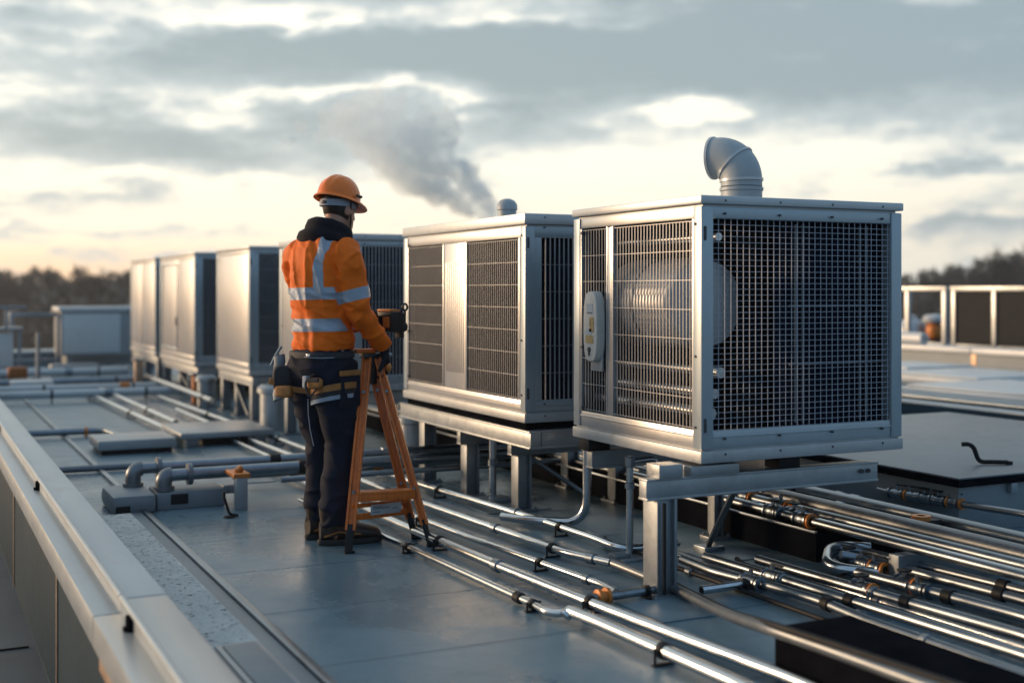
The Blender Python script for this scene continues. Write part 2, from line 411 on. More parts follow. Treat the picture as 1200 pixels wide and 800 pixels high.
def cooling_unit(x, y, w, l, z0, h, label, left, front, lid_h=.045, post=.055, top=.075, bot=.12, detail=True):
    """left: list of (kind, y0, y1) across the left face; front: mesh / grille / panel"""
    u = empty('cooling_unit', (x, y, z0)); tag(u, label, 'cooling unit', UG)
    t = MB(); t.box((-.006, -.006, h - lid_h), (w + .006, l + .006, h), .006)
    t.box((.02, .02, h - lid_h - .012), (w - .02, l - .02, h - lid_h))
    t.build('lid', M['lid'], u)
    zt = h - lid_h - .010
    t = MB(); t.box((-.004, -.004, 0), (w + .004, l + .004, .052), .006); t.box((.012, .012, .052), (w - .012, l - .012, .060))
    t.build('base_tray', M['tray'], u)
    for px, py in ((0, 0), (w - post, 0), (0, l - post), (w - post, l - post)):
        t = MB(); t.box((px, py, .058), (px + post, py + post, zt), .005); t.build('corner_post', M['casing'], u)
    z_lo, z_hi = bot, zt - top + .04
    # front face
    for za, zb in ((.060, z_lo), (z_hi, zt - .001)):
        f = MB(); f.box((post + .001, .006, za), (w - post - .001, .04, zb), .004)
        if za < .1: f.box((post + .001, .001, z_lo - .03), (w - post - .001, .012, z_lo - .022), .002)
        f.build('front_rail', M['casing'], u)
    g = MB()
    if front == 'mesh':
        n = 31; nz = 36; x0, x1 = post + .004, w - post * .65
        for i in range(n + 1):
            xx = x0 + (x1 - x0) * i / n; g.fbox((xx - .0009, .014, z_lo), (xx + .0009, .0165, z_hi))
        for i in range(nz + 1):
            zz = z_lo + (z_hi - z_lo) * i / nz; g.fbox((x0, .0168, zz - .0009), (x1, .019, zz + .0009))
        g.build('mesh_screen', M['mesh_wire'], u)
        c = MB(); c.box((.50, .10, .09), (w - .03, .16, zt - .02))
        for i in range(60):
            xx = .505 + (w - .04 - .505) * i / 59; c.fbox((xx - .0015, .09, .10), (xx + .0015, .10, zt - .03))
        c.build('coil', M['coil'], u)
        c = MB()
        for xx in (.56, .60, .93, .97): c.cyl((xx, .075, .14), (xx, .075, zt - .06), .008, 8)
        for zz in (.40, .66): c.cyl((.52, .07, zz), (w - .06, .07, zz), .005, 8)
        c.build('coil_tube', M['galv_dark'], u)
    elif front == 'grille':
        grille(g, 'x', post + .045, w - post - .045, z_lo, z_hi, .012, .028, .14)
        g.build('front_grille', [M['wire'], M['wire']], u)
        for xa in (post + .001, w - post - .040):
            c = MB(); c.box((xa, .004, z_lo), (xa + .039, .035, z_hi), .003); c.build('grille_stile', M['casing'], u)
        c = MB(); c.box((post, .10, .08), (w - post, .14, zt - .02))
        for i in range(int(w / .02)):
            xx = post + i * .02; c.fbox((xx, .093, .1), (xx + .004, .0995, zt - .04))
        c.build('coil', M['coil'], u)
    # interior panels, near-black to paint in the shade inside the casing
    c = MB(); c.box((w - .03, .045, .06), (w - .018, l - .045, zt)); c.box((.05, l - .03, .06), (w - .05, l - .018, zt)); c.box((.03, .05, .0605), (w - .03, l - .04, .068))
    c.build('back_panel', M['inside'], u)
    # left face
    for za, zb in ((.060, z_lo), (z_hi, zt - .001)):
        f = MB(); f.box((.006, post + .001, za), (.04, l - post - .001, zb), .004)
        if za < .1: f.box((.001, post + .001, z_lo - .028), (.010, l - post - .001, z_lo - .018), .002)
        f.build('side_rail', M['casing_side'], u)
    for kind, y0, y1 in left:
        if kind == 'grille':
            g = MB(); grille(g, 'y', y0 + .012, y1 - .012, z_lo + .01, z_hi - .01, .012, .0255, (z_hi - z_lo) / 7.2); g.build('side_grille', [M['slat'], M['wire']], u)
            for ya in (y0, y1 - .012):
                g = MB(); g.box((.002, ya, z_lo + .001), (.03, ya + .012, z_hi - .001), .002); g.build('grille_stile', M['casing_side'], u)
        elif kind == 'panel':
            g = MB(); g.box((.004, y0 + .003, z_lo + .001), (.02, y1 - .003, z_hi - .001), .003)
            p = g.build('side_panel', M['casing_side'], u)
        elif kind == 'door':
            g = MB(); g.box((.004, y0 + .003, z_lo + .001), (.02, y1 - .003, z_hi - .001), .003)
            p = g.build('access_door', M['casing_side'], u)
            g = MB()
            ym = y0 + .05; yn = y1 - .05
            g.box((-.008, ym, z_lo + .03), (.0035, yn, z_lo + .055), .003); g.box((-.008, ym, z_hi - .06), (.0035, yn, z_hi - .035), .003)
            g.box((-.008, ym, z_lo + .056), (.0035, ym + .025, z_hi - .061), .003); g.box((-.008, yn - .025, z_lo + .056), (.0035, yn, z_hi - .061), .003)
            g.build('door_rim', M['casing'], p)
            g = MB(); g.box((-.02, y0 + .06, .45), (-.009, y0 + .075, .56), .004); g.build('handle', M['dark'], p)
    if any(k == 'grille' for k, _, _ in left):
        c = MB(); c.box((.42, .18, .07), (.46, l - .12, zt - .02)); c.build('shade_backing', M['inside'], u)  # near-black backing paints the shade seen through the side grilles
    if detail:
        s = MB()
        for zz in (.035, .10, h - .02, h - .075):
            for k in range(4):
                xx = .12 + (w - .24) * k / 3
                s.cyl((xx, .008, zz), (xx, -.008, zz), .0048, 8)
        s.build('screw', M['ink'], u)
        for zz in (.16, h - .16):
            s = MB(); s.box((.012, -.004, zz - .03), (.026, .004, zz + .03), .004); s.build('latch', M['ink'], u)
        for zz in (.15, .45, h - .12):
            s = MB(); s.cyl((.003, l - post - .03, zz), (-.006, l - post - .03, zz), .008, 8); s.build('side_screw', M['ink'], u)
            s = MB(); s.cyl((.003, post - .02, zz), (-.005, post - .02, zz), .006, 8); s.build('side_screw', M['ink'], u)
    return u

# nearest unit
U1 = V((2.99, 4.255, .56))
u1 = cooling_unit(2.99, 4.255, 1.115, 1.10, .56, 1.13, 'nearest and largest cooling unit, with a square mesh front and an elbow vent on top',
                  [('grille', .062, .735), ('grille', .775, 1.035)], 'mesh', lid_h=.036, post=.062, top=.09, bot=.135)
c = MB(); c.box((.003, .737, .136), (.03, .773, 1.03), .003); c.build('mullion', M['casing_side'], u1)
c = MB(); c.lathe([(.002, 0), (.11, .004), (.195, .016), (.21, .04), (.21, .55), (.20, .58), (.11, .60), (.002, .605)], (.245, .30, .67), 40, V((0, 1, 0)), False)
dr = c.build('drum', M['drum'], u1)
c = MB()
for yy in (.30,): c.lathe([(.211, 0), (.2145, .004), (.2145, .014), (.211, .018)], (.245, .30 + yy, .67), 40, V((0, 1, 0)), False)
c.build('drum_band', M['galv'], dr)
c = MB()
for zz, xx, r in ((.20, .10, .028), (.285, .12, .022), (.375, .15, .024), (.96, .14, .018)):
    c = MB(); c.cyl((xx, .07, zz), (xx, 1.02, zz), r, 14); c.build('inner_pipe', M['steel'], u1)
c = MB()   # capsule-shaped control cover on the side grille
rings = []
for xx, sc in ((0, 1), (-.034, 1), (-.043, .95), (-.046, .84)):
    ring = []
    hw, hh = .066, .170
    for k in range(48):
        a = 2 * pi * k / 48; ca, sa = cos(a), sin(a)
        py = hw * sc * (abs(ca) ** .55) * (1 if ca > 0 else -1); pz = hh * (1 - (1 - sc) * .5) * (abs(sa) ** .75) * (1 if sa > 0 else -1)
        ring.append((xx, .905 + py, .555 + pz))
    rings.append(ring)
c.ring_loft(rings)
cb = c.build('control_cover', M['cover'], u1); cb.location.y = -.045
c = MB(); c.box((-.012, .845, .34), (.0, .95, .42), .006); c.build('cover_base', M['grey_box'], cb)
for i, (za, zb, ya, yb, mm) in enumerate(((.615, .665, .875, .93, 'paper'), (.53, .60, .865, .905, 'sticker'), (.475, .512, .87, .94, 'sticker'), (.515, .545, .885, .945, 'paper'))):
    s = MB(); s.box((-.0478, ya, za), (-.0455, yb, zb)); s.build('sticker', M[mm], cb)
s = MB(); s.lathe([(.001, 0), (.012, .0), (.012, .006), (.001, .008)], (-.046, .905, .445), 16, V((-1, 0, 0))); s.box((-.052, .901, .415), (-.046, .909, .445), .001); s.box((-.0485, .892, .560), (-.0478, .895, .59)); s.box((-.0485, .88, .62), (-.0478, .925, .624)); s.build('key_lock', M['ink'], cb)
# elbow vent
c = MB(); ex, ey = .62, .55
dirv = (FWD * .55 - RGT * .83).normalized(); r = .099
base = V((ex, ey, 1.13))
c.lathe([(.115, 0), (.115, .012), (.101, .02), (r, .022), (r, .075), (.1045, .08), (.1045, .093), (r, .097)], base, 40, V((0, 0, 1)), False)
rings = []
path = [base + V((0, 0, .10 + .015 * i)) for i in range(3)]
cen = base + V((0, 0, .13)) + dirv * .115
for i in range(1, 13):
    a = pi / 2 * i / 12
    path.append(cen + (-dirv * cos(a) + V((0, 0, 1)) * sin(a)) * .115)
path.append(path[-1] + dirv * .03)
c.tube(path, r, 40, False)
vp = c.build('vent_elbow', M['vent'], u1)
c = MB()
for i in (2, 8, 15):
    tdir = (path[min(i + 1, len(path) - 1)] - path[i - 1]).normalized()
    c.lathe([(r - .001, -.008), (r + .006, -.006), (r + .006, .006), (r - .001, .008)], path[i], 40, tdir, False)
c.build('elbow_seam', M['lid'], vp)
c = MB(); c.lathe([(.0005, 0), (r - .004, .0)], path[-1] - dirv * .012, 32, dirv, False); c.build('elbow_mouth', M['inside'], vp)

u2 = cooling_unit(3.02, 5.95, 1.1, 1.82, .565, 1.145, 'cooling unit with ribbed panel between two side grilles and small round vent on top',
                  [('grille', .075, .80), ('panel', .805, 1.13), ('grille', 1.14, 1.755)], 'grille', lid_h=.06, post=.06, top=.10, bot=.12)
c = MB()
for i in range(9): c.box((.0005, .83 + i * .032, .22), (.0035, .842 + i * .032, .90), .0014)
c.build('panel_rib', M['casing_side'], u2)
c = MB(); c.lathe([(.075, 0), (.075, .01), (.055, .014), (.055, .05), (.062, .055), (.060, .085), (.045, .108), (.022, .119), (.001, .122)], (.16, .55, 1.145), 28); c.build('round_vent', M['vent'], u2)
u3 = cooling_unit(3.0, 8.84, 1.1, 1.95, .52, 1.20, 'third cooling unit back in the row, half hidden behind the worker in orange',
                  [('door', .07, .9), ('panel', .9, 1.88)], 'grille', lid_h=.05)
u4 = cooling_unit(3.0, 11.88, 1.1, 1.40, .45, 1.275, 'cooling unit with plain smooth metal side just left of the worker',
                  [('panel', .07, 1.33)], 'grille', lid_h=.03)
u5 = cooling_unit(3.0, 14.42, 1.1, 2.15, .40, 1.335, 'cooling unit with framed side door, second from the far end of the row',
                  [('panel', .07, .95), ('door', .96, 2.08)], 'grille', lid_h=.03)
u6 = cooling_unit(3.0, 16.95, 1.1, 2.0, .40, 1.335, 'farthest cooling unit at the end of the row beside the white box',
                  [('panel', .07, 1.0), ('panel', 1.05, 1.93)], 'grille', lid_h=.03)

# ------------------------------------------------------------------ support stands
SG = 'steel stands under the cooling units'
def hleg(par, x, y, z1, w=.10, d=.10, plate=True, mat=None):
    t = MB(); mat = mat or M['frame']
    t.box((x - w / 2, y - d / 2, .012), (x - w / 2 + .014, y + d / 2, z1), .002)
    t.box((x + w / 2 - .014, y - d / 2, .012), (x + w / 2, y + d / 2, z1), .002)
    t.box((x - w / 2 + .0142, y - d / 2 + .02, .012), (x + w / 2 - .0142, y - d / 2 + .034, z1 - .001), .001)
    o = t.build('leg', mat, par)
    if plate:
        t = MB(); t.box((x - w / 2 - .03, y - d / 2 - .03, 0), (x + w / 2 + .03, y + d / 2 + .03, .012), .002)
        for sx in (-1, 1):
            for sy in (-1, 1): t.cyl((x + sx * (w / 2 + .016), y + sy * (d / 2 + .016), .01), (x + sx * (w / 2 + .016), y + sy * (d / 2 + .016), .026), .008, 6)
        t.build('base_plate', M['frame'], o)
    return o
def cbeam(par, a, b_, h=.088, w=.07, mat=None, name='beam'):
    """channel beam: web with two flanges"""
    a = V(a); b_ = V(b_); t = MB()
    d = (b_ - a).normalized(); n = V((0, 0, 1)).cross(d)
    t.beam(a, b_, w * .8, h - .016, .002)
    for s in (-1, 1): t.beam(a + V((0, 0, s * (h / 2 - .004))), b_ + V((0, 0, s * (h / 2 - .004))), w, .010, .002)
    return t.build(name, mat or M['frame_light'], par)

s1 = empty('unit_stand', (0, 0, 0)); tag(s1, 'grey steel stand with long front beam and thick leg under the nearest cooling unit', 'stand', SG)
cbeam(s1, (2.76, 4.35, .456), (4.02, 4.35, .456)); cbeam(s1, (3.02, 5.25, .456), (4.02, 5.25, .456))
hleg(s1, 2.86, 4.37, .411, .10, .11); hleg(s1, 3.78, 5.25, .411, .06, .06); hleg(s1, 3.45, 5.25, .411, .07, .07)
t = MB(); t.beam((3.24, 4.36, .42), (3.556, 5.0, .03), .026, .02); t.box((3.50, 4.95, 0), (3.62, 5.05, .03), .004); t.build('brace', M['galv'], s1)
for xx, yy, mm in ((2.87, 4.35, 'frame_light'), (3.50, 4.36, 'dark'), (3.05, 5.25, 'dark'), (3.9, 5.25, 'dark')):
    t = MB(); t.box((xx - .06, yy - .05, .501), (xx + .06, yy + .05, .559), .004); t.build('mount', M[mm], s1)
t = MB(); t.box((2.97, 4.30, .501), (3.22, 4.45, .545), .004); t.build('packer', M['frame_light'], s1)
t = MB()
for xx in (3.92, 3.96): t.cyl((xx, 4.318, .462), (xx, 4.31, .462), .010, 12)
t.build('bolt_hole', M['ink'], s1)
t = MB(); t.tube(fillet([(2.835, 4.30, .40), (2.835, 4.30, .02)], .01), .008, 8); t.build('conduit', M['dark'], s1)

s2 = empty('unit_stand', (0, 0, 0)); tag(s2, 'grey steel stand with two beams and several legs under the second cooling unit', 'stand', SG)
cbeam(s2, (3.06, 5.90, .475), (3.06, 7.85, .475), .095, .08); cbeam(s2, (4.0, 5.90, .475), (4.0, 7.85, .475), .095, .08)
cbeam(s2, (3.105, 5.95, .475), (3.955, 5.95, .475), .095, .08); cbeam(s2, (3.105, 7.8, .475), (3.955, 7.8, .475), .095, .08)
t = MB(); t.box((3.04, 5.97, .526), (4.1, 7.75, .564), .004); t.build('packer', M['tray_dark'], s2)
cbeam(s2, (3.16, 6.43, .37), (3.95, 6.43, .37), .09, .06, M['frame']); cbeam(s2, (3.10, 7.03, .37), (3.95, 7.03, .37), .09, .06, M['frame'])
for xx, yy in ((3.24, 6.43), (3.18, 7.03), (3.16, 7.68), (3.9, 6.43), (3.9, 7.03), (3.9, 7.68)): hleg(s2, xx, yy, .324 if yy < 7.5 else .427, .09, .09)
t = MB(); t.cyl((3.30, 6.45, .31), (3.66, 6.35, .05), .014, 10); t.build('brace', M['galv'], s2)

def far_stand(x, y, w, l, zt, label, diag=False):
    s = empty('unit_stand', (x, y, 0)); tag(s, label, 'stand', SG)
    for xx in (.06, w - .06): cbeam(s, (xx, -.02, zt - .055), (xx, l + .02, zt - .055), .09, .08)
    cbeam(s, (.101, .05, zt - .055), (w - .101, .05, zt - .055), .09, .06); cbeam(s, (.101, l - .05, zt - .055), (w - .101, l - .05, zt - .055), .09, .06)
    t = MB(); t.box((.02, .02, zt - .0095), (w - .02, l - .02, zt - .001)); t.build('packer', M['tray_dark'], s)
    for xx in (.08, w - .08):
        for yy in (.08, l / 2, l - .08): hleg(s, xx, yy, zt - .10, .09, .09)
    if diag:
        t = MB(); t.beam((.03, .12, .05), (.03, l / 2 - .06, zt - .12), .03, .03); t.build('brace', M['galv'], s)
    return s
far_stand(3.0, 8.84, 1.1, 1.95, .52, 'grey steel stand below the third unit back, behind the ladder and worker')
far_stand(3.0, 11.88, 1.1, 1.40, .45, 'steel stand under the unit with the plain smooth side', True)
far_stand(3.0, 14.42, 1.1, 2.15, .40, 'steel stand under the unit with the framed access door', True)
far_stand(3.0, 16.95, 1.1, 2.0, .40, 'steel stand under the farthest unit of the row')

# ------------------------------------------------------------------ pipes
PG = 'metal pipes laid over the roof'
def pipe(label, pts, r, mat='steel', rad=.06, clips=(), name='pipe', seg=14, group=PG, cat='pipe', sleeves=(), clip_mat='dark'):
    pts = [V(p) for p in pts]
    root = MB(); root.tube(fillet(pts, rad), r, seg); o = root.build(name, M[mat]); tag(o, label, cat, group)
    def at(t):
        seglen = [(pts[i + 1] - pts[i]).length for i in range(len(pts) - 1)]; L = sum(seglen) * t
        for i, sl in enumerate(seglen):
            if L <= sl: return pts[i].lerp(pts[i + 1], L / sl), (pts[i + 1] - pts[i]).normalized()
            L -= sl
        return pts[-1], (pts[-1] - pts[-2]).normalized()
    for t in clips:
        p, d = at(t); c = MB()
        c.lathe([(r + .001, -.014), (r + .006, -.012), (r + .006, .012), (r + .001, .014)], p, seg, d, False)
        n = V((-d.y, d.x, 0)).normalized()
        for s in (-1, 1): c.cyl(p + n * s * (r + .012) + V((0, 0, -p.z + .001)), p + n * s * (r + .012) + V((0, 0, .012)), .005, 6)
        c.beam(p - n * (r + .02) + V((0, 0, -p.z + .004)), p + n * (r + .02) + V((0, 0, -p.z + .004)), .022, .006, .001)
        c.build('pipe_clip', M[clip_mat], o)
    for t, w, mm in sleeves:
        p, d = at(t); c = MB()
        c.lathe([(r + .0005, -w / 2), (r + .007, -w / 2 + .003), (r + .007, w / 2 - .003), (r + .0005, w / 2)], p, 16, d, False)
        c.build('coupling', M[mm], o)
    return o

# long bright runs between the worker and the units (they follow the row)
pipe('long bright pipe nearest the unit legs, running from far left under the worker', [(2.60, 15.5, .05), G(230, 480, .05), G(356, 525, .05), G(486, 565, .05), G(630, 608, .05), G(697, 630, .05), G(728, 643, .04), G(765, 640, .04)], .021, 'steel', .08, (.30, .52, .66, .80, .93), sleeves=((.60, .05, 'galv'), (.885, .06, 'galv')))
pipe('bright pipe second from the unit legs that turns into brown hose in front', [(2.52, 13.0, .045), G(297, 517, .045), G(495, 589, .045), G(600, 625, .045), G(662, 647, .045), G(716, 659, .045)], .02, 'steel', .08, (.2, .55, .74, .95), sleeves=((.88, .05, 'galv'), (.985, .05, 'galv')))
pipe('bright thin pipe ending in an orange valve in front of the ladder', [(2.42, 10.6, .04), G(420, 580, .04), G(495, 608, .04), G(555, 631, .04), G(705, 684, .04), G(722, 693, .04)], .016, 'steel', .05, (.45, .70, .9), sleeves=((.96, .04, 'galv'),))
pipe('bright pipe in the middle of the front runs leaving the frame at the bottom', [(2.26, 8.8, .045), G(410, 588, .045), G(490, 623, .045), G(580, 661, .045), G(690, 705, .045), G(943, 800, .045), (2.46, 1.2, .045)], .023, 'steel', .1, (.2, .42, .60), sleeves=((.5, .05, 'galv'),))
pipe('bright thin pipe nearest the camera passing under the worker and ladder', [G(352, 585, .03), G(430, 620, .03), G(480, 641, .03), G(624, 707, .03), G(640, 716, .03), G(656, 719, .03), G(672, 714, .05), G(684, 719, .05)], .016, 'steel', .04, (.50, .90), sleeves=((.86, .05, 'dark'),))
pipe('thick satin pipe beginning at a bend in the lower middle of the roof', [G(662, 722, .03), G(668, 715, .05), G(700, 728, .05), G(864, 800, .05), (2.24, 1.0, .05)], .024, 'steel', .05, (.2, .75))
# short stub with the orange valve
o = pipe('short stub pipe with an orange ring valve lying across the front roof', [G(690, 701, .035), G(725, 697, .035), G(768, 690, .035)], .018, 'galv', .03, (.85,))
c = MB(); p = G(706, 699, .035); dd = (G(768, 690, .035) - G(690, 701, .035)).normalized()
c.lathe([(.019, -.03), (.034, -.026), (.034, -.012), (.024, -.01), (.024, .012), (.036, .014), (.036, .028), (.019, .03)], p, 16, dd, False); c.build('valve', M['orange_paint'], o)
# hose and cable
hz = [G(712, 657, .045), G(750, 672, .035), G(803, 695, .03), G(835, 712, .06), G(862, 724, .12), G(903, 737, .178), G(976, 762, .18), G(1088, 803, .18), (2.62, 1.0, .18)]
pipe('brown grey rubber hose curving over the black trunking in the foreground', hz, .021, 'galv_dark', .10, (), 'hose', 14, None, 'hose')
hz2 = [G(764, 668, .02), G(803, 690, .02), G(860, 718, .10), G(905, 731, .205), G(985, 757, .205), G(1100, 795, .205), (2.68, 1.0, .205)]
pipe('thin black cable lying along the brown hose in the foreground', hz2, .011, 'dark', .10, (), 'cable', 10, None, 'cable')
t = MB(); t.box((2.585, .6, 0), (2.92, 3.26, .158), .004); tr = t.build('cable_trunking', M['tray_dark']); tag(tr, 'black box trunking under the hose at the bottom of the roof', 'trunking')
t = MB(); t.box((2.57, .6, .158), (2.935, 3.29, .164), .002); t.build('trunking_lid', M['tray_dark'], tr)
# runs in front of and below the nearest unit
RRO = []
RR = [
 ('pale pipe that bends down beside the foot of the slanting brace', [G(826, 652, .05), G(934, 684, .05), G(1200, 767, .05), (3.25, 1.0, .05)], .021, 'galv', (.14, .5)),
 ('lower pale pipe with a dark collar below the nearest unit, nearest the hose', [G(800, 655, .045), G(838, 670, .045), G(905, 687, .045), G(962, 704, .045), G(1023, 730, .045), G(1200, 791, .045), (3.08, 1.0, .045)], .021, 'galv', (.12, .40)),
 ('dark ended grey pipe third out from the hose', [G(888, 655, .05), G(931, 668, .05), G(1200, 744, .05), (3.42, 1.0, .05)], .022, 'galv', (.2, .6)),
 ('bottom pipe of the manifold loop right of the nearest unit', [G(985, 648, .06), G(968, 655, .06), G(985, 665, .05), G(1200, 722, .05), (3.62, 1.0, .05)], .024, 'galv', (.4, .7)),
 ('middle pipe of the manifold loop right of the nearest unit', [G(985, 650, .10), G(1014, 655, .08), G(1200, 703, .08), (3.7, 1.0, .08)], .022, 'galv', (.55,)),
 ('upper pipe of the manifold loop right of the nearest unit', [G(985, 642, .10), G(1014, 646, .09), G(1200, 692, .09), (3.8, 1.0, .09)], .020, 'galv', (.5,)),
]
for lab, pts, r, mt, cl in RR:
    o = pipe(lab, pts, r, mt, .06, cl, sleeves=((.25, .05, 'dark'), (.62, .05, 'galv_dark')), clip_mat='frame')
    RRO.append((o, pts, r))
pipe('short cross pipe on the roof between the hose and the slanting brace', [G(822, 691, .04), G(845, 688, .04), G(876, 683, .04)], .018, 'steel', .03, (.9,))
# pipes on the dark tray that passes below the units
t = MB(); t.box((3.86, 4.56, 0), (4.62, 19, .14), .004); tr = t.build('pipe_tray', M['tray_dark']); tag(tr, 'long black tray carrying pipes under the cooling units', 'pipe tray')
t = MB(); t.box((3.845, 4.55, .14), (3.86, 19, .150), .001); t.build('tray_lip', M['galv'], tr)
RT = [('pipe on the inner edge of the black tray, lowest of the bundle', 3.915, .174, .022, 'galv'), ('thin twin pipe second from the inner edge of the black tray', 3.975, .168, .016, 'steel'),
      ('third pipe across the black tray, a little raised', 4.045, .180, .026, 'galv'), ('thick dull insulated pipe in the middle of the black tray', 4.15, .195, .042, 'galv_dark'),
      ('grey pipe next to the thick dull one on the black tray', 4.25, .176, .024, 'galv'), ('slim bright pipe near the outer edge of the black tray', 4.34, .17, .018, 'steel'),
      ('thick grey pipe at the outer edge of the black tray', 4.43, .186, .034, 'galv'), ('outermost slim pipe on the black tray', 4.54, .172, .020, 'galv_dark')]
for i, (lab, xx, zz, r, mt) in enumerate(RT):
    pipe(lab, [(xx - .02, 18.5, zz), (xx + .01, 9, zz), (xx, 4.4, zz), (xx - .015, 2.4, zz), (xx - .03, .8, zz)], r, mt, .05, (), sleeves=((.62 + .02 * i, .07, 'galv' if i % 2 else 'dark'), (.74 + .013 * (i % 3), .05, 'orange_paint' if i in (2, 4) else 'galv')))
# saddles holding the tray pipes beyond the tray
for yy in (4.0, 2.9):
    t = MB(); t.box((3.84, yy, 0), (4.60, yy + .06, .142), .003); o = t.build('pipe_saddle', M['frame']); tag(o, 'dark grey saddle bar under the pipes beside the orange clamp' if yy == 4.0 else 'dark grey saddle bar under the pipes at the right picture edge', 'saddle')
# valve train beside the low roof box
o = pipe('pipe fitted with silver valves and orange rings in front of the low roof box', [G(1030, 573, .16), G(1043, 577, .16), G(1200, 602, .16), (4.63, 1.0, .16)], .018, 'galv', .05, ())
def valve(par, p, d, r=.02, wheel=False, ring='galv'):
    c = MB(); d = V(d).normalized()
    c.lathe([(r, -.05), (r + .012, -.048), (r + .012, -.036), (r + .004, -.034), (r + .010, -.012), (r + .010, .012), (r + .004, .034), (r + .012, .036), (r + .012, .048), (r, .05)], p, 14, d, False)
    c.cyl(p, p + V((0, 0, r + .035)), .010, 8)
    v = c.build('valve', M['galv'], par)
    c = MB()
    if wheel: c.lathe([(.012, 0), (.03, 0), (.032, .004), (.03, .008), (.012, .008)], p + V((0, 0, r + .03)), 14, V((0, 0, 1)), False)
    else: c.beam(p + V((0, 0, r + .034)), p + V((0, 0, r + .034)) + d * .07, .014, .006, .001)
    c.build('handle', M['dark'], v)
    c = MB(); c.lathe([(r, -.006), (r + .014, -.005), (r + .014, .005), (r, .006)], p + d * .066, 14, d, False); c.build('gasket_ring', M['orange_paint'] if ring == 'orange' else M['galv'], v)
dd = G(1200, 602, .16) - G(1043, 577, .16)
for px, py, wh, rg in ((1050, 578.2, False, 'orange'), (1066, 580.6, False, 'galv'), (1083, 583.3, True, 'galv'), (1099, 586, True, 'orange'), (1114, 588.3, False, 'orange')):
    valve(o, G(px, py, .16), dd, .018, wh, rg)
for xx, yy, zz, lab in ((3.98, 5.15, .215, 'x'),):
    pass
# slimmer lines and hoses between the big runs
for k, (lab, xx, zz, r, mt, y1) in enumerate((('thin dark hose between the hose and the brace pipes', 3.16, .02, .011, 'dark', 5.3), ('thin grey line beside the pale brace pipe', 3.31, .022, .010, 'galv', 4.95), ('thin dark hose beside the dark ended pipe', 3.47, .022, .012, 'dark', 4.6), ('slim bright line just outside the dark ended pipe', 3.54, .025, .010, 'steel', 4.35), ('thin dark hose beside the manifold loop', 3.66, .022, .012, 'dark', 4.1), ('slim grey line below the pipe tray end', 3.83, .04, .011, 'galv', 4.4))):
    pipe(lab, [(xx + .05, y1 + .12, .02), (xx, y1, zz), (xx + .012, (y1 + 2.2) / 2, zz), (xx - .008, 2.2, zz), (xx, .8, zz)], r, mt, .06, (), name='thin_line', cat='line', sleeves=((.18, .04, 'galv_dark'), (.4, .03, 'galv')))
for (o_, pts_, r_), px, py, zz, wh in ((RRO[0], 905, 675, .05, False), (RRO[2], 1010, 689, .05, True), (RRO[1], 880, 681, .045, False), (RRO[5], 1075, 689, .05, False), (RRO[3], 1060, 683.5, .05, True)):
    valve(o_, G(px, py, zz), V((0, -1, 0)), r_, wh, 'orange' if wh else 'galv')
# fittings on the tray bundle
fit = empty('valve_manifold', (0, 0, 0)); tag(fit, 'silver valve cluster with orange rings at the near end of the black tray', 'valve manifold')
for xx, yy, zz, wh, rg in ((3.915, 4.72, .174, False, 'orange'), (3.975, 4.86, .168, True, 'galv'), (4.045, 5.05, .18, False, 'orange'), (4.045, 5.35, .18, True, 'orange'), (3.915, 4.95, .174, True, 'galv')):
    valve(fit, V((xx, yy, zz)), (0, -1, 0), .026, wh, rg)
fit2 = empty('valve_manifold', (0, 0, 0)); tag(fit2, 'curved manifold end with an orange valve right of the black tray end', 'valve manifold')
c = MB(); c.tube(fillet([G(1020, 641, .10), G(972, 640, .10), G(968, 664, .06), G(1030, 672, .05)], .12, 10), .026, 14); c.build('loop', M['steel'], fit2)
for px, py, wh in ((995, 655, True), (1010, 660, False), (1024, 664, False)): valve(fit2, G(px, py, .07), G(1200, 703, .07) - G(1000, 650, .07), .02, wh, 'orange')
o = empty('pipe_clamp', G(1085, 660, 0)); tag(o, 'black and orange clamp block gripping pipes at the right of the roof', 'clamp')
c = MB(); c.box((-.06, -.04, 0), (.06, .05, .21), .006); c.build('block', M['dark'], o)
c = MB(); c.box((-.075, -.055, .05), (.0, -.0405, .17), .004); c.lathe([(.02, 0), (.045, 0), (.045, .02), (.02, .02)], (-.03, 0, .21), 16, V((0, 0, 1)), False); c.build('orange_latch', M['orange_paint'], o)

for lab, x, y, sx, sy in (('a', 3.05, 4.9, .34, .36), ('b', 3.12, 6.62, .42, .5), ('c', 3.5, 4.92, .3, .34), ('d', 2.72, 4.2, .36, .42), ('f', 1.9, 8.3, .5, .4)):
    b = MB(); b.box((x - sx / 2 + .08, y - sy / 2, .0005), (x + sx / 2 + .08, y + sy / 2, .0055), .002); o = b.build('roof_patch', M['patch']); o['kind'] = 'structure'
# drop pipes below the nearest units
pipe('chrome J shaped drop pipe below the gap between the two nearest units', [(3.22, 5.62, .55), (3.22, 5.62, .06), (3.02, 5.86, .05), (2.93, 6.05, .05)], .024, 'steel', .16, (), name='drop_pipe', sleeves=((.08, .05, 'galv'),))
o = pipe('upright chrome drop pipe with a valve head standing behind the thick front leg', [(3.10, 5.0, .50), (3.10, 5.0, .02)], .017, 'steel', .02, (), name='drop_pipe', sleeves=((.06, .05, 'galv'), (.3, .03, 'galv')))
c = MB(); c.box((3.02, 4.93, 0), (3.18, 5.07, .02), .004); c.box((3.0, 4.97, .02), (3.09, 5.03, .04), .004); c.build('foot', M['frame'], o)
pipe('chrome cross pipe joined to the top of the drop pipe behind the front leg', [(3.10, 5.0, .47), (3.28, 5.05, .47), (3.30, 5.06, .36), (3.34, 5.1, .36)], .016, 'steel', .05, (), name='drop_pipe')
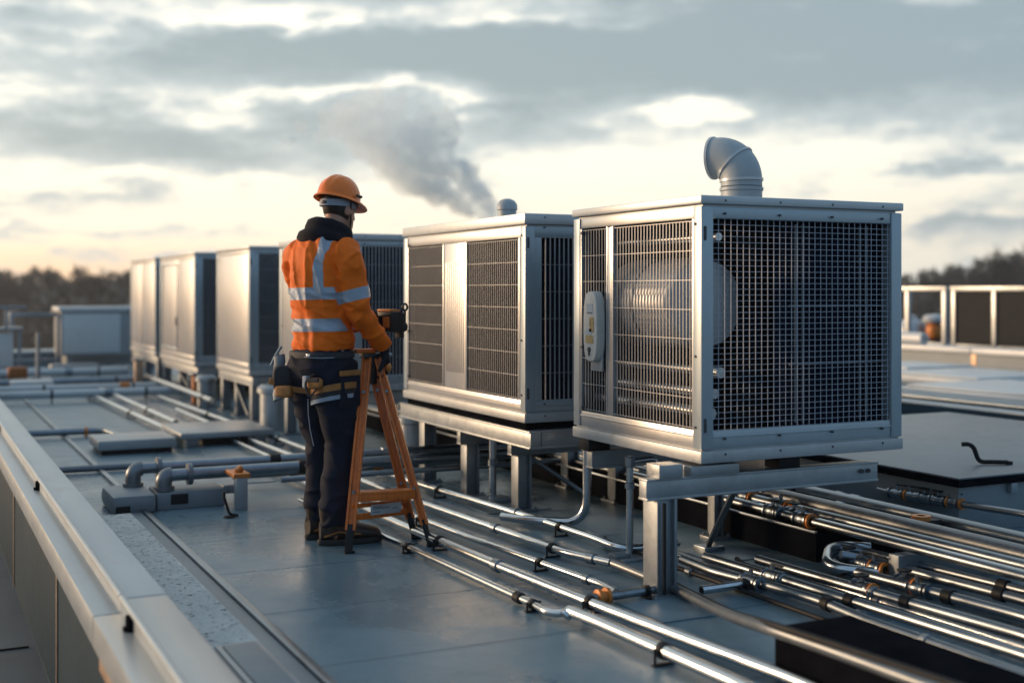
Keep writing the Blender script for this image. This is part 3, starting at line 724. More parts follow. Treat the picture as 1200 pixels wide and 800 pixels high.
o = pipe('upright pipe standing under the second unit between its two front legs', [(3.20, 6.74, .46), (3.20, 6.74, .02)], .022, 'steel', .02, (), name='drop_pipe', sleeves=((.1, .05, 'galv'), (.5, .04, 'galv')))
c = MB(); c.box((3.10, 6.66, 0), (3.30, 6.82, .03), .006); c.build('foot', M['frame'], o)

# crossing pipes with elbows at the left, running under the units behind the worker
for lab, yy, zz, r, x0 in (('upper of the two chrome pipes crossing behind the worker to the elbow block', 7.62, .215, .034, 1.22), ('lower front chrome pipe crossing behind the worker to the elbow block', 7.40, .195, .036, 1.36)):
    o = pipe(lab, [(x0, yy, .10), (x0, yy, zz), (2.5, yy, zz), (5.2, yy - .02, zz)], r, 'galv', .09, (), name='crossing_pipe', seg=20, sleeves=((.24, .07, 'dark'), (.42, .05, 'galv')))
    c = MB()
    el = fillet([(x0, yy, .10), (x0, yy, zz), (x0 + .3, yy, zz)], .09, 10)
    c.tube([p for p in el if p.x < x0 + .14], r + .012, 20)
    c.lathe([(r, -.016), (r + .028, -.014), (r + .028, .014), (r, .016)], (x0 + .15, yy, zz), 20, V((1, 0, 0)), False); c.build('elbow', M['galv_dark'], o)
    c = MB(); c.lathe([(r, -.012), (r + .026, -.01), (r + .026, .01), (r, .012)], (x0, yy, .122), 20, V((0, 0, 1)), False); c.build('flange', M['galv_dark'], o)
pipe('dark pipe low behind the worker parallel to the chrome crossing pipes', [(1.9, 7.95, .09), (3.0, 7.93, .09), (5.2, 7.9, .09)], .032, 'galv_dark', .05, (.2,), name='crossing_pipe', sleeves=((.3, .06, 'orange_paint'),))
pipe('thin grey pipe low in front of the chrome crossing pipes behind the ladder', [(2.0, 7.16, .16), (2.6, 7.15, .16), (4.8, 7.12, .16)], .018, 'galv', .05, (), name='crossing_pipe')
o = empty('elbow_block', (1.05, 7.28, 0)); tag(o, 'grey block with a black slot holding the pipe elbows at the left', 'block')
c = MB(); c.box((0, 0, 0), (.25, .46, .11), .035); c.build('socket', M['curb'], o)
c = MB(); c.box((.26, .06, 0), (.66, .34, .105), .012); c.build('duct', M['curb'], o)
c = MB(); c.box((.34, .052, .03), (.44, .066, .09), .004); c.build('slot', M['dark'], o)
c = MB(); c.box((.02, -.006, .005), (.10, .004, .05), .003); c.build('corner_plate', M['dark'], o)
c = MB(); c.box((.661, .12, .06), (.74, .22, .11), .005); c.build('end_bracket', M['frame'], o)
o = empty('pipe_post', (1.76, 7.16, 0)); tag(o, 'short grey post with an orange saddle holding up the chrome pipes', 'post')
c = MB(); c.box((-.034, -.03, 0), (.034, .03, .19), .004); c.build('post', M['hatch'], o)
c = MB(); c.box((-.05, -.03, .19), (.05, .20, .215), .004); c.cyl((-.02, .05, .215), (.02, .05, .24), .02, 10); c.build('saddle', M['orange_paint'], o)
o = empty('black_hook', (1.64, 6.94, 0)); tag(o, 'small bent black wire hook standing on the roof near the pipe post', 'hook')
c = MB(); c.tube(fillet([(-.03, 0, .15), (-.03, 0, .12), (.0, 0, .02), (.05, 0, .008)], .02), .008, 8); c.lathe([(.001, 0), (.035, .001), (.03, .01), (.001, .012)], (0, 0, 0), 12); c.build('wire', M['dark'], o)

o = empty('drain_box', (.925, 3.3, .0)); tag(o, 'small metal drain box on the pale kerb beside the near parapet', 'drain box')
c = MB(); c.box((0, 0, 0), (.15, .83, .098), .006); c.build('box', M['hatch'], o)
c = MB(); c.box((.02, .30, .098), (.13, .80, .104), .002); c.build('grate', M['curb'], o)
# roof slabs and stubs to the left
o = empty('roof_hatch', (1.33, 9.95, 0)); tag(o, 'flat square grey hatch slab lying on the roof left of the worker', 'hatch')
c = MB(); c.box((.03, .03, 0), (.57, .50, .04)); c.build('kerb', M['dark'], o)
c = MB(); c.box((0, 0, .04), (.60, .53, .115), .01); c.build('cover', M['hatch'], o)
o = empty('low_platform', (2.0, 10.15, 0)); tag(o, 'low grey platform with a black opening right of the hatch slab', 'platform')
c = MB(); c.box((0, 0, .07), (.78, .85, .12), .012); c.build('deck', M['hatch'], o)
for xx in (.06, .62):
    for yy in (.05, .7): c = MB(); c.box((xx, yy, 0), (xx + .1, yy + .1, .07), .003); c.build('foot', M['frame'], o)
c = MB(); c.box((.2, .1, 0), (.5, .5, .06), .003); c.build('opening', M['dark'], o)
pipe('grey pipe with an orange clip leading from the parapet to the hatch slab', [(.84, 11.35, .05), (1.5, 11.33, .05), (1.58, 11.25, .05), (1.7, 10.6, .03)], .03, 'galv', .05, (.4,), clip_mat='orange_paint')
pipe('flat looking grey conduit from the parapet towards the elbow block', [(.84, 9.1, .03), (1.35, 9.08, .03), (1.9, 9.05, .03)], .024, 'galv_dark', .05, ())
pipe('bright short pipe beyond the hatch slab, nearer of two', [(1.93, 15.5, .06), G(190, 500, .05), (2.03, 10.95, .05)], .026, 'steel', .04, (.1, .6))
pipe('bright short pipe beyond the hatch slab, farther of two', [(2.12, 15.9, .08), G(182, 484, .06), (2.24, 11.6, .06)], .026, 'steel', .04, (.1, .7))
pipe('bright pipe section under the far units close to the rust post', [(2.82, 16.6, .16), (2.80, 12.6, .16)], .03, 'steel', .04, (.1, .9))
for i, (yy, zz, r, lab, mt) in enumerate(((14.9, .10, .045, 'nearest pale pipe lying across the far left roof', 'white_sheet'), (15.8, .10, .04, 'second pale pipe lying across the far left roof, with an orange joint', 'white_sheet'), (17.2, .08, .05, 'third pale pipe lying across the far left roof', 'galv'), (18.9, .10, .06, 'last pale pipe across the far left roof below the white box', 'white_sheet'))):
    pipe(lab, [(.86, yy + .05, zz), (2.4, yy, zz), (2.95, yy - .02, zz)], r, mt, .05, (.3, .8), name='crossing_pipe', sleeves=((.75, .12, 'orange_paint'),) if i == 1 else ((.6, .1, 'galv'),))
for x, y, h, r, lab, mm in ((3.05, 11.15, .42, .13, 'fat grey cylinder stub just left of the worker under the units', 'frame_light'), (2.95, 13.55, .36, .10, 'grey cylinder stub in the gap between two far units', 'frame'), (3.3, 8.3, .40, .10, 'grey cylinder stub behind the worker below the third unit', 'frame_light')):
    o = empty('vent_stub', (x, y, 0)); tag(o, lab, 'vent stub')
    c = MB(); c.lathe([(r * 1.15, 0), (r * 1.15, .02), (r, .025), (r, h * .8), (.001, h * .8)], (0, 0, 0), 24, V((0, 0, 1)), False); c.build('stub', M[mm], o)
    c = MB(); c.lathe([(r * 1.02, h * .8), (r * 1.2, h * .82), (r * 1.2, h * .92), (r * .9, h), (.001, h)], (0, 0, 0), 24, V((0, 0, 1)), False); c.build('cap', M['frame_light'], o)
for x, y, h, lab in ((2.92, 13.9, .34, 'rust orange post under the gap between the plain unit and the door unit'), (2.75, 16.75, .36, 'tan post standing under the farthest units')):
    o = empty('support_post', (x, y, 0)); tag(o, lab, 'post')
    c = MB(); c.box((-.05, -.05, .015), (.05, .05, h), .004); c.build('post', M['rust'] if 'rust' in lab else M['trim_warm'], o)
    c = MB(); c.box((-.1, -.1, 0), (.1, .1, .015)); c.box((-.08, -.08, h), (.08, .08, h + .02), .004); c.build('plate', M['frame'], o)

# ------------------------------------------------------------------ far left equipment
o = empty('white_box', (2.2, 20.75, 0)); tag(o, 'large white box cabinet with a pale top at the far left of the roof', 'cabinet')
c = MB(); c.box((0, 0, .24), (1.6, .9, .95), .01); c.build('body', M['grey_box'], o)
c = MB(); c.box((-.04, -.04, .95), (1.64, .94, 1.02), .015); c.build('lid', M['white_sheet'], o)
c = MB(); c.box((.03, -.012, .28), (.92, -.001, .91), .004); c.build('door', M['white_sheet'], o)
for xx in (.1, 1.4): c = MB(); c.box((xx, .1, 0), (xx + .1, .8, .239)); c.build('plinth', M['frame'], o)
o = empty('metal_guard', (1.45, 20.9, 0)); tag(o, 'open square metal guard frame left of the white box', 'frame')
c = MB()
for xx in (0, .70): c.box((xx, 0, 0), (xx + .06, .06, .93), .004)
c.box((.0605, .002, .87), (.6995, .058, .93), .004); c.box((.0605, .002, .14), (.6995, .058, .2), .004); c.box((.02, .06, .87), (.06, .9, .93)); c.box((.70, .06, .87), (.74, .9, .93))
c.build('frame', M['frame'], o)
o = empty('marker_post', (1.58, 17.6, 0)); tag(o, 'thin upright post on a small foot in front of the guard frame', 'post')
c = MB(); c.cyl((0, 0, .02), (0, 0, .72), .028, 10); c.build('post', M['frame'], o); c = MB(); c.box((-.14, -.1, 0), (.14, .1, .04), .01); c.build('foot', M['dark'], o)
o = empty('small_cabinet', (.98, 19.4, 0)); tag(o, 'small pale cabinet under a bar frame at the far left edge', 'cabinet')
c = MB(); c.box((0, 0, .14), (.42, .5, .66), .02); c.build('body', M['white_sheet'], o); c = MB(); c.box((.03, .05, 0), (.39, .45, .139)); c.build('plinth', M['dark'], o)
c = MB(); c.box((-.1, -.05, .70), (.56, .5, .74), .01); c.build('shelf', M['frame'], o)
c = MB()
c.box((.48, .0, 0), (.53, .05, .699)); c.box((.3, .0, .7405), (.35, .05, 1.02)); c.box((-.2, .0, 1.02), (.6, .05, 1.06), .004); c.build('bar_frame', M['frame'], o)
for x, y, sx, sy, h, lab, mm in ((1.15, 16.3, .5, .25, .16, 'low pale equipment box between the far left pipes', 'white_sheet'), (1.95, 19.7, .7, .3, .16, 'low grey equipment box in front of the white box', 'grey_box'), (1.25, 18.2, .25, .2, .22, 'small rust orange box among the far left pipes', 'rust')):
    o = empty('equipment_box', (x, y, 0)); tag(o, lab, 'box')
    c = MB(); c.box((0, 0, .03), (sx, sy, h), .02); c.build('body', M[mm], o)
    c = MB(); c.box((.03, .03, 0), (sx - .03, sy - .03, .03)); c.build('base', M['dark'], o)

# ------------------------------------------------------------------ right side: low roof box, raised deck, parapet, guard screens
o = empty('roof_box', (4.95, 4.72, 0)); tag(o, 'large low flat topped roof box with dark rim behind the pipes at the right', 'roof box')
c = MB(); c.box((.03, .03, 0), (2.6, 2.6, .252), .004); c.build('kerb', M['curb'], o)
c = MB(); c.box((0, 0, .252), (2.63, 2.63, .293), .004); c.build('rim', M['tray_dark'], o)
c = MB(); c.box((.004, .004, .293), (2.626, 2.626, .302), .002); c.build('top_sheet', M['curb_top'], o)
for xx in (.38, .9):
    c = MB(); c.box((xx, -.006, .20), (xx + .05, .029, .251), .004); c.build('clip', M['frame'], o)
o = empty('bent_bar', (5.42, 5.06, .302)); tag(o, 'black bent bar handle lying on top of the low roof box', 'handle')
c = MB(); c.tube(fillet([(-.06, .03, .115), (-.03, .01, .118), (.0, .0, .10), (.025, -.015, .016), (.10, -.055, .016), (.17, -.09, .014)], .03), .013, 10); c.box((.16, -.10, 0), (.20, -.08, .02), .004); c.build('bar', M['dark'], o)
b = MB(); b.box((8.45, -6, -.02), (12.75, 22.2, .20), .004); o = b.build('raised_deck', M['roof']); o['kind'] = 'structure'
o = empty('deck_edge', (0, 0, 0)); tag(o, 'dark blue edge flashing along the raised deck at the right', 'edge flashing')
c = MB(); c.box((8.40, -6, .10), (8.449, 22.2, .235), .006); c.build('fascia', M['cladding'], o)
c = MB(); c.box((8.398, -6, .235), (8.62, 22.2, .248), .004); c.build('capping', M['hatch'], o)
for xx, zz, r, lab in ((8.85, .25, .045, 'nearer of two pipes lying on the raised deck edge'), (9.15, .25, .04, 'farther of two pipes lying on the raised deck edge')):
    pipe(lab, [(xx, 21, zz), (xx, 10, zz), (xx, .5, zz)], r, 'galv', .05, ())
k = 0
for px, py, sx, sy, lab in ((11.75, 12.0, 1.2, 1.2, 'first white insulation sheet beside the mesh unit on the raised deck'), (11.2, 10.45, 1.5, 1.5, 'middle white insulation sheet on the raised deck'), (9.95, 8.72, 1.5, 1.7, 'nearest white insulation sheet on the raised deck at the right edge'), (11.6, 8.7, 1.2, 1.5, 'small white insulation sheet close to the right parapet')):
    p = V((px, py, 0)); o = empty('insulation_sheet', (p.x, p.y, .204), .06 * (k - 1)); tag(o, lab, 'sheet', 'white sheets on the raised deck')
    c = MB(); c.box((-sx / 2, -sy / 2, 0), (sx / 2, sy / 2, .10), .03); c.build('board', M['white_sheet'], o)
    c = MB(); c.box((-sx / 2 + .05, -sy / 2 + .05, .10), (sx / 2 - .05, sy / 2 - .05, .125), .012); c.build('sheet_cover', M['white_sheet'], o); k += 1
rp = empty('right_parapet', (12.75, 0, 0)); rp.name = 'deck_parapet'; tag(rp, 'grey parapet with white coping closing the raised deck at the right', 'parapet')
yv = [-4, 3, 6.4, 9.2, 11.9, 14.8, 18, 22]
for i in range(len(yv) - 1):
    c = MB(); c.box((0, yv[i] + .01, .1), (.25, yv[i + 1] - .01, .44)); c.build('wall_panel', M['curb'], rp)
    c = MB(); c.box((-.06, yv[i] + .004, .44), (.34, yv[i + 1] - .004, .52), .02); c.build('coping', M['white_sheet'], rp)
c = MB()
for y in yv[1:-1]: c.box((-.006, y - .04, .12), (.02, y + .04, .435))
c.build('joint_strip', M['trim_warm'], rp)
SGR = 'metal guard screens beyond the right parapet'
for i, (y0, y1) in enumerate(((13.62, 15.2), (11.9, 13.5), (10.2, 11.78))):
    o = empty('guard_screen', (14.0, y0, .38)); tag(o, ('far guard screen frame with the orange lamp behind it, beside the mesh unit', 'middle open guard screen frame in front of the wooded hill', 'guard screen frame at the right picture edge')[i], 'guard screen', SGR)
    L = y1 - y0; h = .90
    for yy in (0, L / 2 - .03, L - .07): c = MB(); c.box((0, yy, 0), (.07, yy + .07, h), .004); c.build('post', M['frame_light'], o)
    if i:
        for ya, yb in ((.072, L / 2 - .032), (L / 2 + .042, L - .072)): c = MB(); c.box((.03, ya, .112), (.038, yb, h - .002)); c.build('infill_panel', M['infill'], o)
    c = MB(); c.box((-.005, -.02, h), (.075, L + .02, h + .065), .006); c.build('top_rail', M['frame_light'], o)
    for ya, yb in ((.071, L / 2 - .031), (L / 2 + .041, L - .071)): c = MB(); c.box((.01, ya, .05), (.06, yb, .11)); c.build('bottom_rail', M['frame'], o)
plane_box('lower_side_roof', (13.02, -6, -.6), (17, 24, .36), M['lower_roof'])
for (px, d, lab) in ((1068, 20.5, 'pale domed tank behind the far guard screen'),):
    p = D(px, d, .36); o = empty('domed_tank', p); tag(o, lab, 'tank')
    c = MB(); c.lathe([(.24, 0), (.24, .32), (.16, .42), (.09, .46), (.09, .5), (.001, .52)], (0, 0, 0), 24, V((0, 0, 1)), False); c.build('shell', M['drum'], o)
    c = MB(); c.lathe([(.27, 0), (.27, .05), (.24, .052)], (0, 0, 0), 24, V((0, 0, 1)), False); c.build('foot_ring', M['frame'], o)
p = D(1096, 20.2, .36); o = empty('orange_lantern', p); tag(o, 'round orange lantern under a pale cap behind the far guard screen', 'lantern')
c = MB(); c.lathe([(.12, 0), (.12, .08), (.06, .1)], (0, 0, 0), 20); c.build('base', M['frame'], o)
c = MB(); c.lathe([(.06, .1), (.14, .16), (.16, .25), (.14, .36), (.10, .4)], (0, 0, 0), 20); c.build('globe', M['orange_paint'], o)
c = MB(); c.lathe([(.20, .40), (.21, .46), (.16, .52), (.001, .54)], (0, 0, 0), 20); c.build('cap', M['drum'], o)
p = D(1153, 19.6, .36); o = empty('roof_cowl', p); tag(o, 'small grey gooseneck cowl in front of the middle guard screen', 'vent cowl')
c = MB(); c.tube(fillet([(.1, 0, 0), (.1, 0, .30), (-.16, 0, .30), (-.18, 0, .2)], .14, 8), .075, 16); c.build('gooseneck', M['drum'], o)
c = MB(); c.lathe([(.13, 0), (.13, .04), (.09, .06)], (.1, 0, 0), 16); c.build('collar', M['frame'], o)
p = D(1100, 18.2, .52); o = empty('rolled_sheet', (12.92, p.y, .605), 0); tag(o, 'fat white roll lying on the right parapet coping', 'roll')
c = MB(); c.lathe([(.02, -.55), (.085, -.55), (.085, .55), (.02, .55)], (0, 0, 0), 20, V((0, 1, 0)), False); c.build('roll', M['white_sheet'], o)
c = MB(); c.cyl((0, -.58, 0), (0, .58, 0), .02, 10); c.build('core', M['trim_warm'], o)
p = D(1183, 19, .52); pipe('thin orange bar lying on the right parapet coping', [(12.95, p.y + .4, .545), (12.97, p.y - .35, .545)], .022, 'orange_paint', .02, (), name='orange_bar', group=None, cat='bar')

# ------------------------------------------------------------------ the worker
PR = V((1.923, 6.091, 0)); PAZ = radians(62)
def loft(mb, path, radii, seg=28, side=V((1, 0, 0)), p=2.0, cap=True):
    """elliptical limb along path; radii (across, fore-aft)"""
    path = [V(q) for q in path]; n = len(path); rings = []
    for i, c in enumerate(path):
        t = (path[min(i + 1, n - 1)] - path[max(i - 1, 0)]).normalized()
        x = (side - t * side.dot(t)).normalized(); y = t.cross(x)
        rx, ry = radii[i] if isinstance(radii[i], (tuple, list)) else (radii[i], radii[i])
        ring = []
        for k in range(seg):
            a = 2 * pi * k / seg; ca, sa = cos(a), sin(a)
            ring.append(c + x * rx * (abs(ca) ** (2 / p)) * (1 if ca >= 0 else -1) + y * ry * (abs(sa) ** (2 / p)) * (1 if sa >= 0 else -1))
        rings.append(ring)
    mb.ring_loft(rings, cap, cap)
def smooth_path(pts, rad, k=5):
    """Catmull-Rom through points and radii"""
    pts = [V(q) for q in pts]; R = [(r, r) if not isinstance(r, (tuple, list)) else r for r in rad]
    P, Q = [], []
    for i in range(len(pts) - 1):
        a = pts[max(i - 1, 0)]; b = pts[i]; c = pts[i + 1]; d = pts[min(i + 2, len(pts) - 1)]
        for j in range(k):
            t = j / k
            P.append(.5 * ((2 * b) + (c - a) * t + (2 * a - 5 * b + 4 * c - d) * t * t + (-a + 3 * b - 3 * c + d) * t ** 3))
            Q.append(tuple(R[i][m] * (1 - t) + R[i + 1][m] * t for m in (0, 1)))
    P.append(pts[-1]); Q.append(R[-1]); return P, Q
def sl(mb, pts, rad, **kw):
    k = kw.pop('k', 5); P, Q = smooth_path(pts, rad, k); loft(mb, P, Q, **kw)
def bake(o, voxel, smooth=4, fac=.5):
    m = o.modifiers.new('remesh', 'REMESH'); m.mode = 'VOXEL'; m.voxel_size = voxel
    s = o.modifiers.new('smooth', 'SMOOTH'); s.iterations = smooth; s.factor = fac
    dg = bpy.context.evaluated_depsgraph_get(); dg.update()
    me = bpy.data.meshes.new_from_object(o.evaluated_get(dg)); old = o.data; mats = list(old.materials)
    o.modifiers.clear(); o.data = me
    if not len(me.materials):
        for q in mats: me.materials.append(q)
    for f in me.polygons: f.use_smooth = True
    return o
def crumple(o, fn):
    me = o.data; nr = [v.normal.copy() for v in me.vertices]
    for v, n_ in zip(me.vertices, nr): v.co += n_ * fn(v.co, n_)
    me.update()

# body
RS, RE, RW = V((.158, -.01, 1.475)), V((.214, .035, 1.19)), V((.216, .215, 1.005))
LS, LE, LW = V((-.158, -.01, 1.475)), V((-.228, .12, 1.20)), V((-.05, .315, 1.11))
HC = V((0, .118, 1.728)); HT = Matrix.Rotation(radians(-14), 3, 'X')   # head centre and forward tilt
def H(p): return HC + HT @ V(p)
b = MB()
sl(b, [(0, -.01, .86), (0, -.01, .95), (0, -.005, 1.10), (0, -.015, 1.30), (0, -.015, 1.42), (0, 0, 1.50), (0, .02, 1.54)], [(.13, .10), (.15, .105), (.14, .10), (.165, .115), (.17, .105), (.12, .075), (.06, .06)])
sl(b, [(0, .0, 1.47), (0, .05, 1.56), (0, .085, 1.64), (0, .115, 1.70)], [.072, .060, .058, .05])
for S_, E_, W_ in ((RS, RE, RW), (LS, LE, LW)):
    sl(b, [S_ * .9 + V((0, 0, .14)), S_, S_.lerp(E_, .5), E_, E_.lerp(W_, .4), W_], [.055, .058, .048, .040, .041, .028])
for s_, fx, fy in ((1, .112, 0), (-1, -.060, .07)):
    sl(b, [(.085 * s_, -.005, .92), (.09 * s_, 0, .75), (.10 * s_ if s_ > 0 else -.07, .025 + fy * .6, .50), (fx, -.005 + fy, .30), (fx, -.03 + fy, .09)], [.085, .075, .055, .052, .038])
    sl(b, [(fx, -.05 + fy, .06), (fx + .02, .04 + fy, .05), (fx + .04, .11 + fy, .038)], [.036, .036, .025])
# head
hp = [(-.128, .028, .030, .060), (-.118, .046, .048, .052), (-.09, .060, .072, .034), (-.05, .068, .088, .014), (-.01, .0745, .096, .002), (.03, .077, .100, -.004), (.07, .072, .094, -.006), (.10, .053, .070, -.008), (.118, .025, .035, -.008)]
P, Q = smooth_path([(0, cy, zz) for zz, a, c_, cy in hp], [(a, c_) for zz, a, c_, cy in hp], 4)
rings = [[H((p.x + q[0] * cos(2 * pi * k / 32), p.y + q[1] * sin(2 * pi * k / 32), p.z)) for k in range(32)] for p, q in zip(P, Q)]
b.ring_loft(rings)
b.tube([H((0, .088, .02)), H((0, .108, -.012)), H((0, .118, -.036)), H((0, .095, -.045))], [.009, .011, .014, .010], 10)      # nose
b.ball(H((0, .088, -.077)), .016, 12, 8, (1.5, .7, .55)); b.ball(H((0, .086, -.088)), .015, 12, 8, (1.3, .7, .5))          # lips
b.ball(H((0, .086, .024)), .02, 12, 8, (2.6, .7, .5))                                                               # brow
for s_ in (-1, 1):
    rr = Matrix.Rotation(radians(-18 * s_), 3, 'Z')
    b.ball(H((.080 * s_, -.006, -.025)), .032, 16, 12, (.30, .62, 1.0), HT @ rr); b.ball(H((.076 * s_, .006, -.028)), .02, 10, 8, (.5, .8, 1.2))
    # stub hand, five fingers, inside the glove
def hand(mb, W_, d, nrm, scale=1.0, curl=.5, spread=1.0, left=False):
    """palm and five curled fingers; d along the hand, nrm out of the back of the hand"""
    d = V(d).normalized(); nrm = V(nrm); nrm = (nrm - d * nrm.dot(d)).normalized(); sd = d.cross(nrm) * (-1 if left else 1)
    s = scale
    P_ = [W_ - d * .03 * s, W_, W_ + d * .03 * s, W_ + d * .065 * s, W_ + d * .092 * s]
    loft(mb, P_, [(.030 * s, .024 * s), (.031 * s, .022 * s), (.039 * s, .019 * s), (.043 * s, .017 * s), (.040 * s, .014 * s)], 20, sd, 2.6)
    for off, L, r, c in ((.031, .068, .0092, .9), (.0105, .078, .0098, 1.0), (-.0105, .073, .0096, 1.05), (-.030, .058, .0085, 1.15)):
        p = W_ + d * .085 * s + sd * off * s; dd = (d + sd * off * 2.2 * spread).normalized(); pts = [p - dd * .02 * s, p]
        for fr in (.44, .31, .25):
            ang = curl * c * .62; ax = dd.cross(nrm).normalized()
            dd = (Quaternion(ax, -ang) @ dd).normalized(); p = p + dd * L * fr * s; pts.append(p)
        mb.tube(pts, [r * s, r * s, r * .97 * s, r * .9 * s, r * .78 * s], 12); mb.ball(pts[-1], r * .78 * s, 10, 8)
        for q in pts[1:4]: mb.ball(q, r * 1.03 * s, 10, 8)
    p = W_ + d * .018 * s + sd * .030 * s; td = (d * .75 + sd * .75 - nrm * .35).normalized(); pts = [p - td * .01 * s, p]
    for L in (.036, .030, .024):
        p = p + td * L * s; pts.append(p); td = (td * .86 + d * .22 - nrm * .18 * (1 + curl)).normalized()
    mb.tube(pts, [.014 * s, .0135 * s, .0120 * s, .011 * s, .009 * s], 12); mb.ball(pts[-1], .009 * s, 10, 8)
RHd, RHn = V((-.04, .30, -.90)), V((.70, .65, .25)); LHd, LHn = V((.93, .30, .10)), V((-.25, .75, -.45))
hand(b, RW + V((0, .012, -.015)), RHd, RHn, .93, .75); hand(b, LW, LHd, LHn, .93, 1.0, 1, True)
person = b.build('person', M['skin']); bake(person, .0055, 3)
person.location = PR; person.rotation_euler = (0, 0, -PAZ)
tag(person, 'worker in orange hi-vis jacket and hard hat, seen from behind, holding a black device', 'person')
b = MB()
for s_ in (-1, 1): b.ball(H((.032 * s_, .083, .002)), .0125, 14, 10)
b.build('eye', M['paper'], person)

# hair: shell over the skull, open at the face
b = MB(); rings = []
for zz, a, c_, cy in hp[2:]:
    ring = []
    for k in range(48):
        an = 2 * pi * k / 48; f = sin(an)
        up = 0 if f < .15 else 1
        ring.append(H((cos(an) * (a + .0045), cy + sin(an) * (c_ + .005), max(zz, -.075 + (.0 if f < -.2 else .10 * min(1, (f + .2) / .5))))))
    rings.append(ring)
b.ring_loft(rings, True, True); hair = b.build('hair', M['hair'], person)

# hard hat
b = MB(); rings = []; RX, RY, RZ = .103, .127, .130
def dome(a, e, gx=0):
    x = RX * cos(a) * cos(e); y = RY * sin(a) * cos(e); zz = RZ * sin(e) ** .92 if e > 0 else 0
    r = 1 + (.030 * math.exp(-(x / .016) ** 2) + .020 * (math.exp(-((x - .046) / .011) ** 2) + math.exp(-((x + .046) / .011) ** 2))) * min(1, max(0, (sin(e) - .18) * 4))
    return H((x * r, y * r - .012, .032 + zz * r))
for i in range(0, 19):
    e = (pi / 2) * i / 18 * .995
    rings.append([dome(2 * pi * k / 120, e) for k in range(120)])
b.ring_loft(rings, False, True)
inner = [[H((RX * .95 * cos(2 * pi * k / 120) * cos(e), RY * .95 * sin(2 * pi * k / 120) * cos(e) - .012, .032 + RZ * .95 * sin(e))) for k in range(120)] for e in [pi / 2 * i / 8 * .995 for i in range(9)]]
b.ring_loft(inner, False, True)
br = []
for (off, dz) in ((.0, .004), (.007, .001), (.014, -.006), (.016, -.012), (.012, -.014), (.0, -.006), (-.006, 0)):
    ring = []
    for k in range(120):
        a = 2 * pi * k / 120; pk = max(0, sin(a)) ** 1.6
        o_ = off * (1 + 2.3 * pk); ring.append(H(((RX + o_) * cos(a), (RY + o_) * sin(a) - .012, .032 + dz * (1 + .6 * pk))))
    br.append(ring)
br.append(br[0]); b.ring_loft(br, False, False)
hat = b.build('hard_hat', M['helmet'], person, 60)
b = MB(); rings = []
for (off, dz) in ((.002, .034), (.004, .028), (.004, .008), (.002, -.002), (-.002, .0), (-.002, .03)):
    rings.append([H(((.081 + off) * cos(2 * pi * k / 64), (.103 + off) * sin(2 * pi * k / 64) - .008, -.004 + dz - .022 * max(0, -sin(2 * pi * k / 64)))) for k in range(64)])
rings.append(rings[0]); b.ring_loft(rings, False, False); b.build('headband', M['grey_cloth'], hat)
b = MB(); b.ball(H((0, -.112, -.012)), .013, 14, 10, (1.6, .5, .8)); b.build('ratchet_knob', M['device'], hat)
b = MB()
for s_ in (-1, 1):
    b.tube(fillet([H((.100 * s_, -.02, .034)), H((.088 * s_, .0, -.02)), H((.066 * s_, .045, -.09)), H((0, .085, -.137))], .04), .0042, 8)
b.build('chin_strap', M['device'], hat)
for s_ in (-1, 1):
    b = MB(); b.beam(H((.116 * s_, -.005, .055)), H((.117 * s_, .028, .052)), .006, .014, .002); b.ball(H((.117 * s_, .03, .056)), .008, 10, 8); b.build('side_clip', M['device'], hat)

# jacket
b = MB()
sl(b, [(0, .0, .985), (0, -.002, 1.03), (0, -.004, 1.12), (0, -.012, 1.25), (0, -.018, 1.36), (0, -.016, 1.44), (0, -.004, 1.505), (0, .018, 1.535), (0, .03, 1.555)],
   [(.160, .132), (.163, .135), (.157, .130), (.165, .134), (.172, .136), (.173, .130), (.158, .114), (.126, .092), (.080, .070)], p=2.35, seg=40)
sl(b, [(.11, -.012, 1.475), RS, (.194, -.002, 1.41), (.206, .012, 1.30), RE, RE.lerp(RW, .45), RW + V((.002, -.01, .012)), RW + V((.0, .012, -.010))], [(.070, .076), (.076, .082), (.072, .079), (.068, .073), (.064, .066), (.057, .059), (.050, .050), (.047, .047)], side=V((1, 0, 0)), seg=28)
sl(b, [(-.11, -.012, 1.475), LS, (-.196, .008, 1.41), (-.214, .06, 1.30), LE, LE.lerp(LW, .45), LW + V((-.02, -.012, .005)), LW + V((.0, .006, 0))], [(.070, .075), (.076, .080), (.072, .076), (.065, .070), (.061, .063), (.055, .057), (.050, .050), (.046, .046)], side=V((0, 0, 1)), seg=28)
jk = b.build('jacket', M['jacket'], person); bake(jk, .0075, 6)
def segd(p, a, c_):
    ab = c_ - a; t = max(0, min(1, (p - a).dot(ab) / ab.length_squared)); return (p - (a + ab * t)).length, t
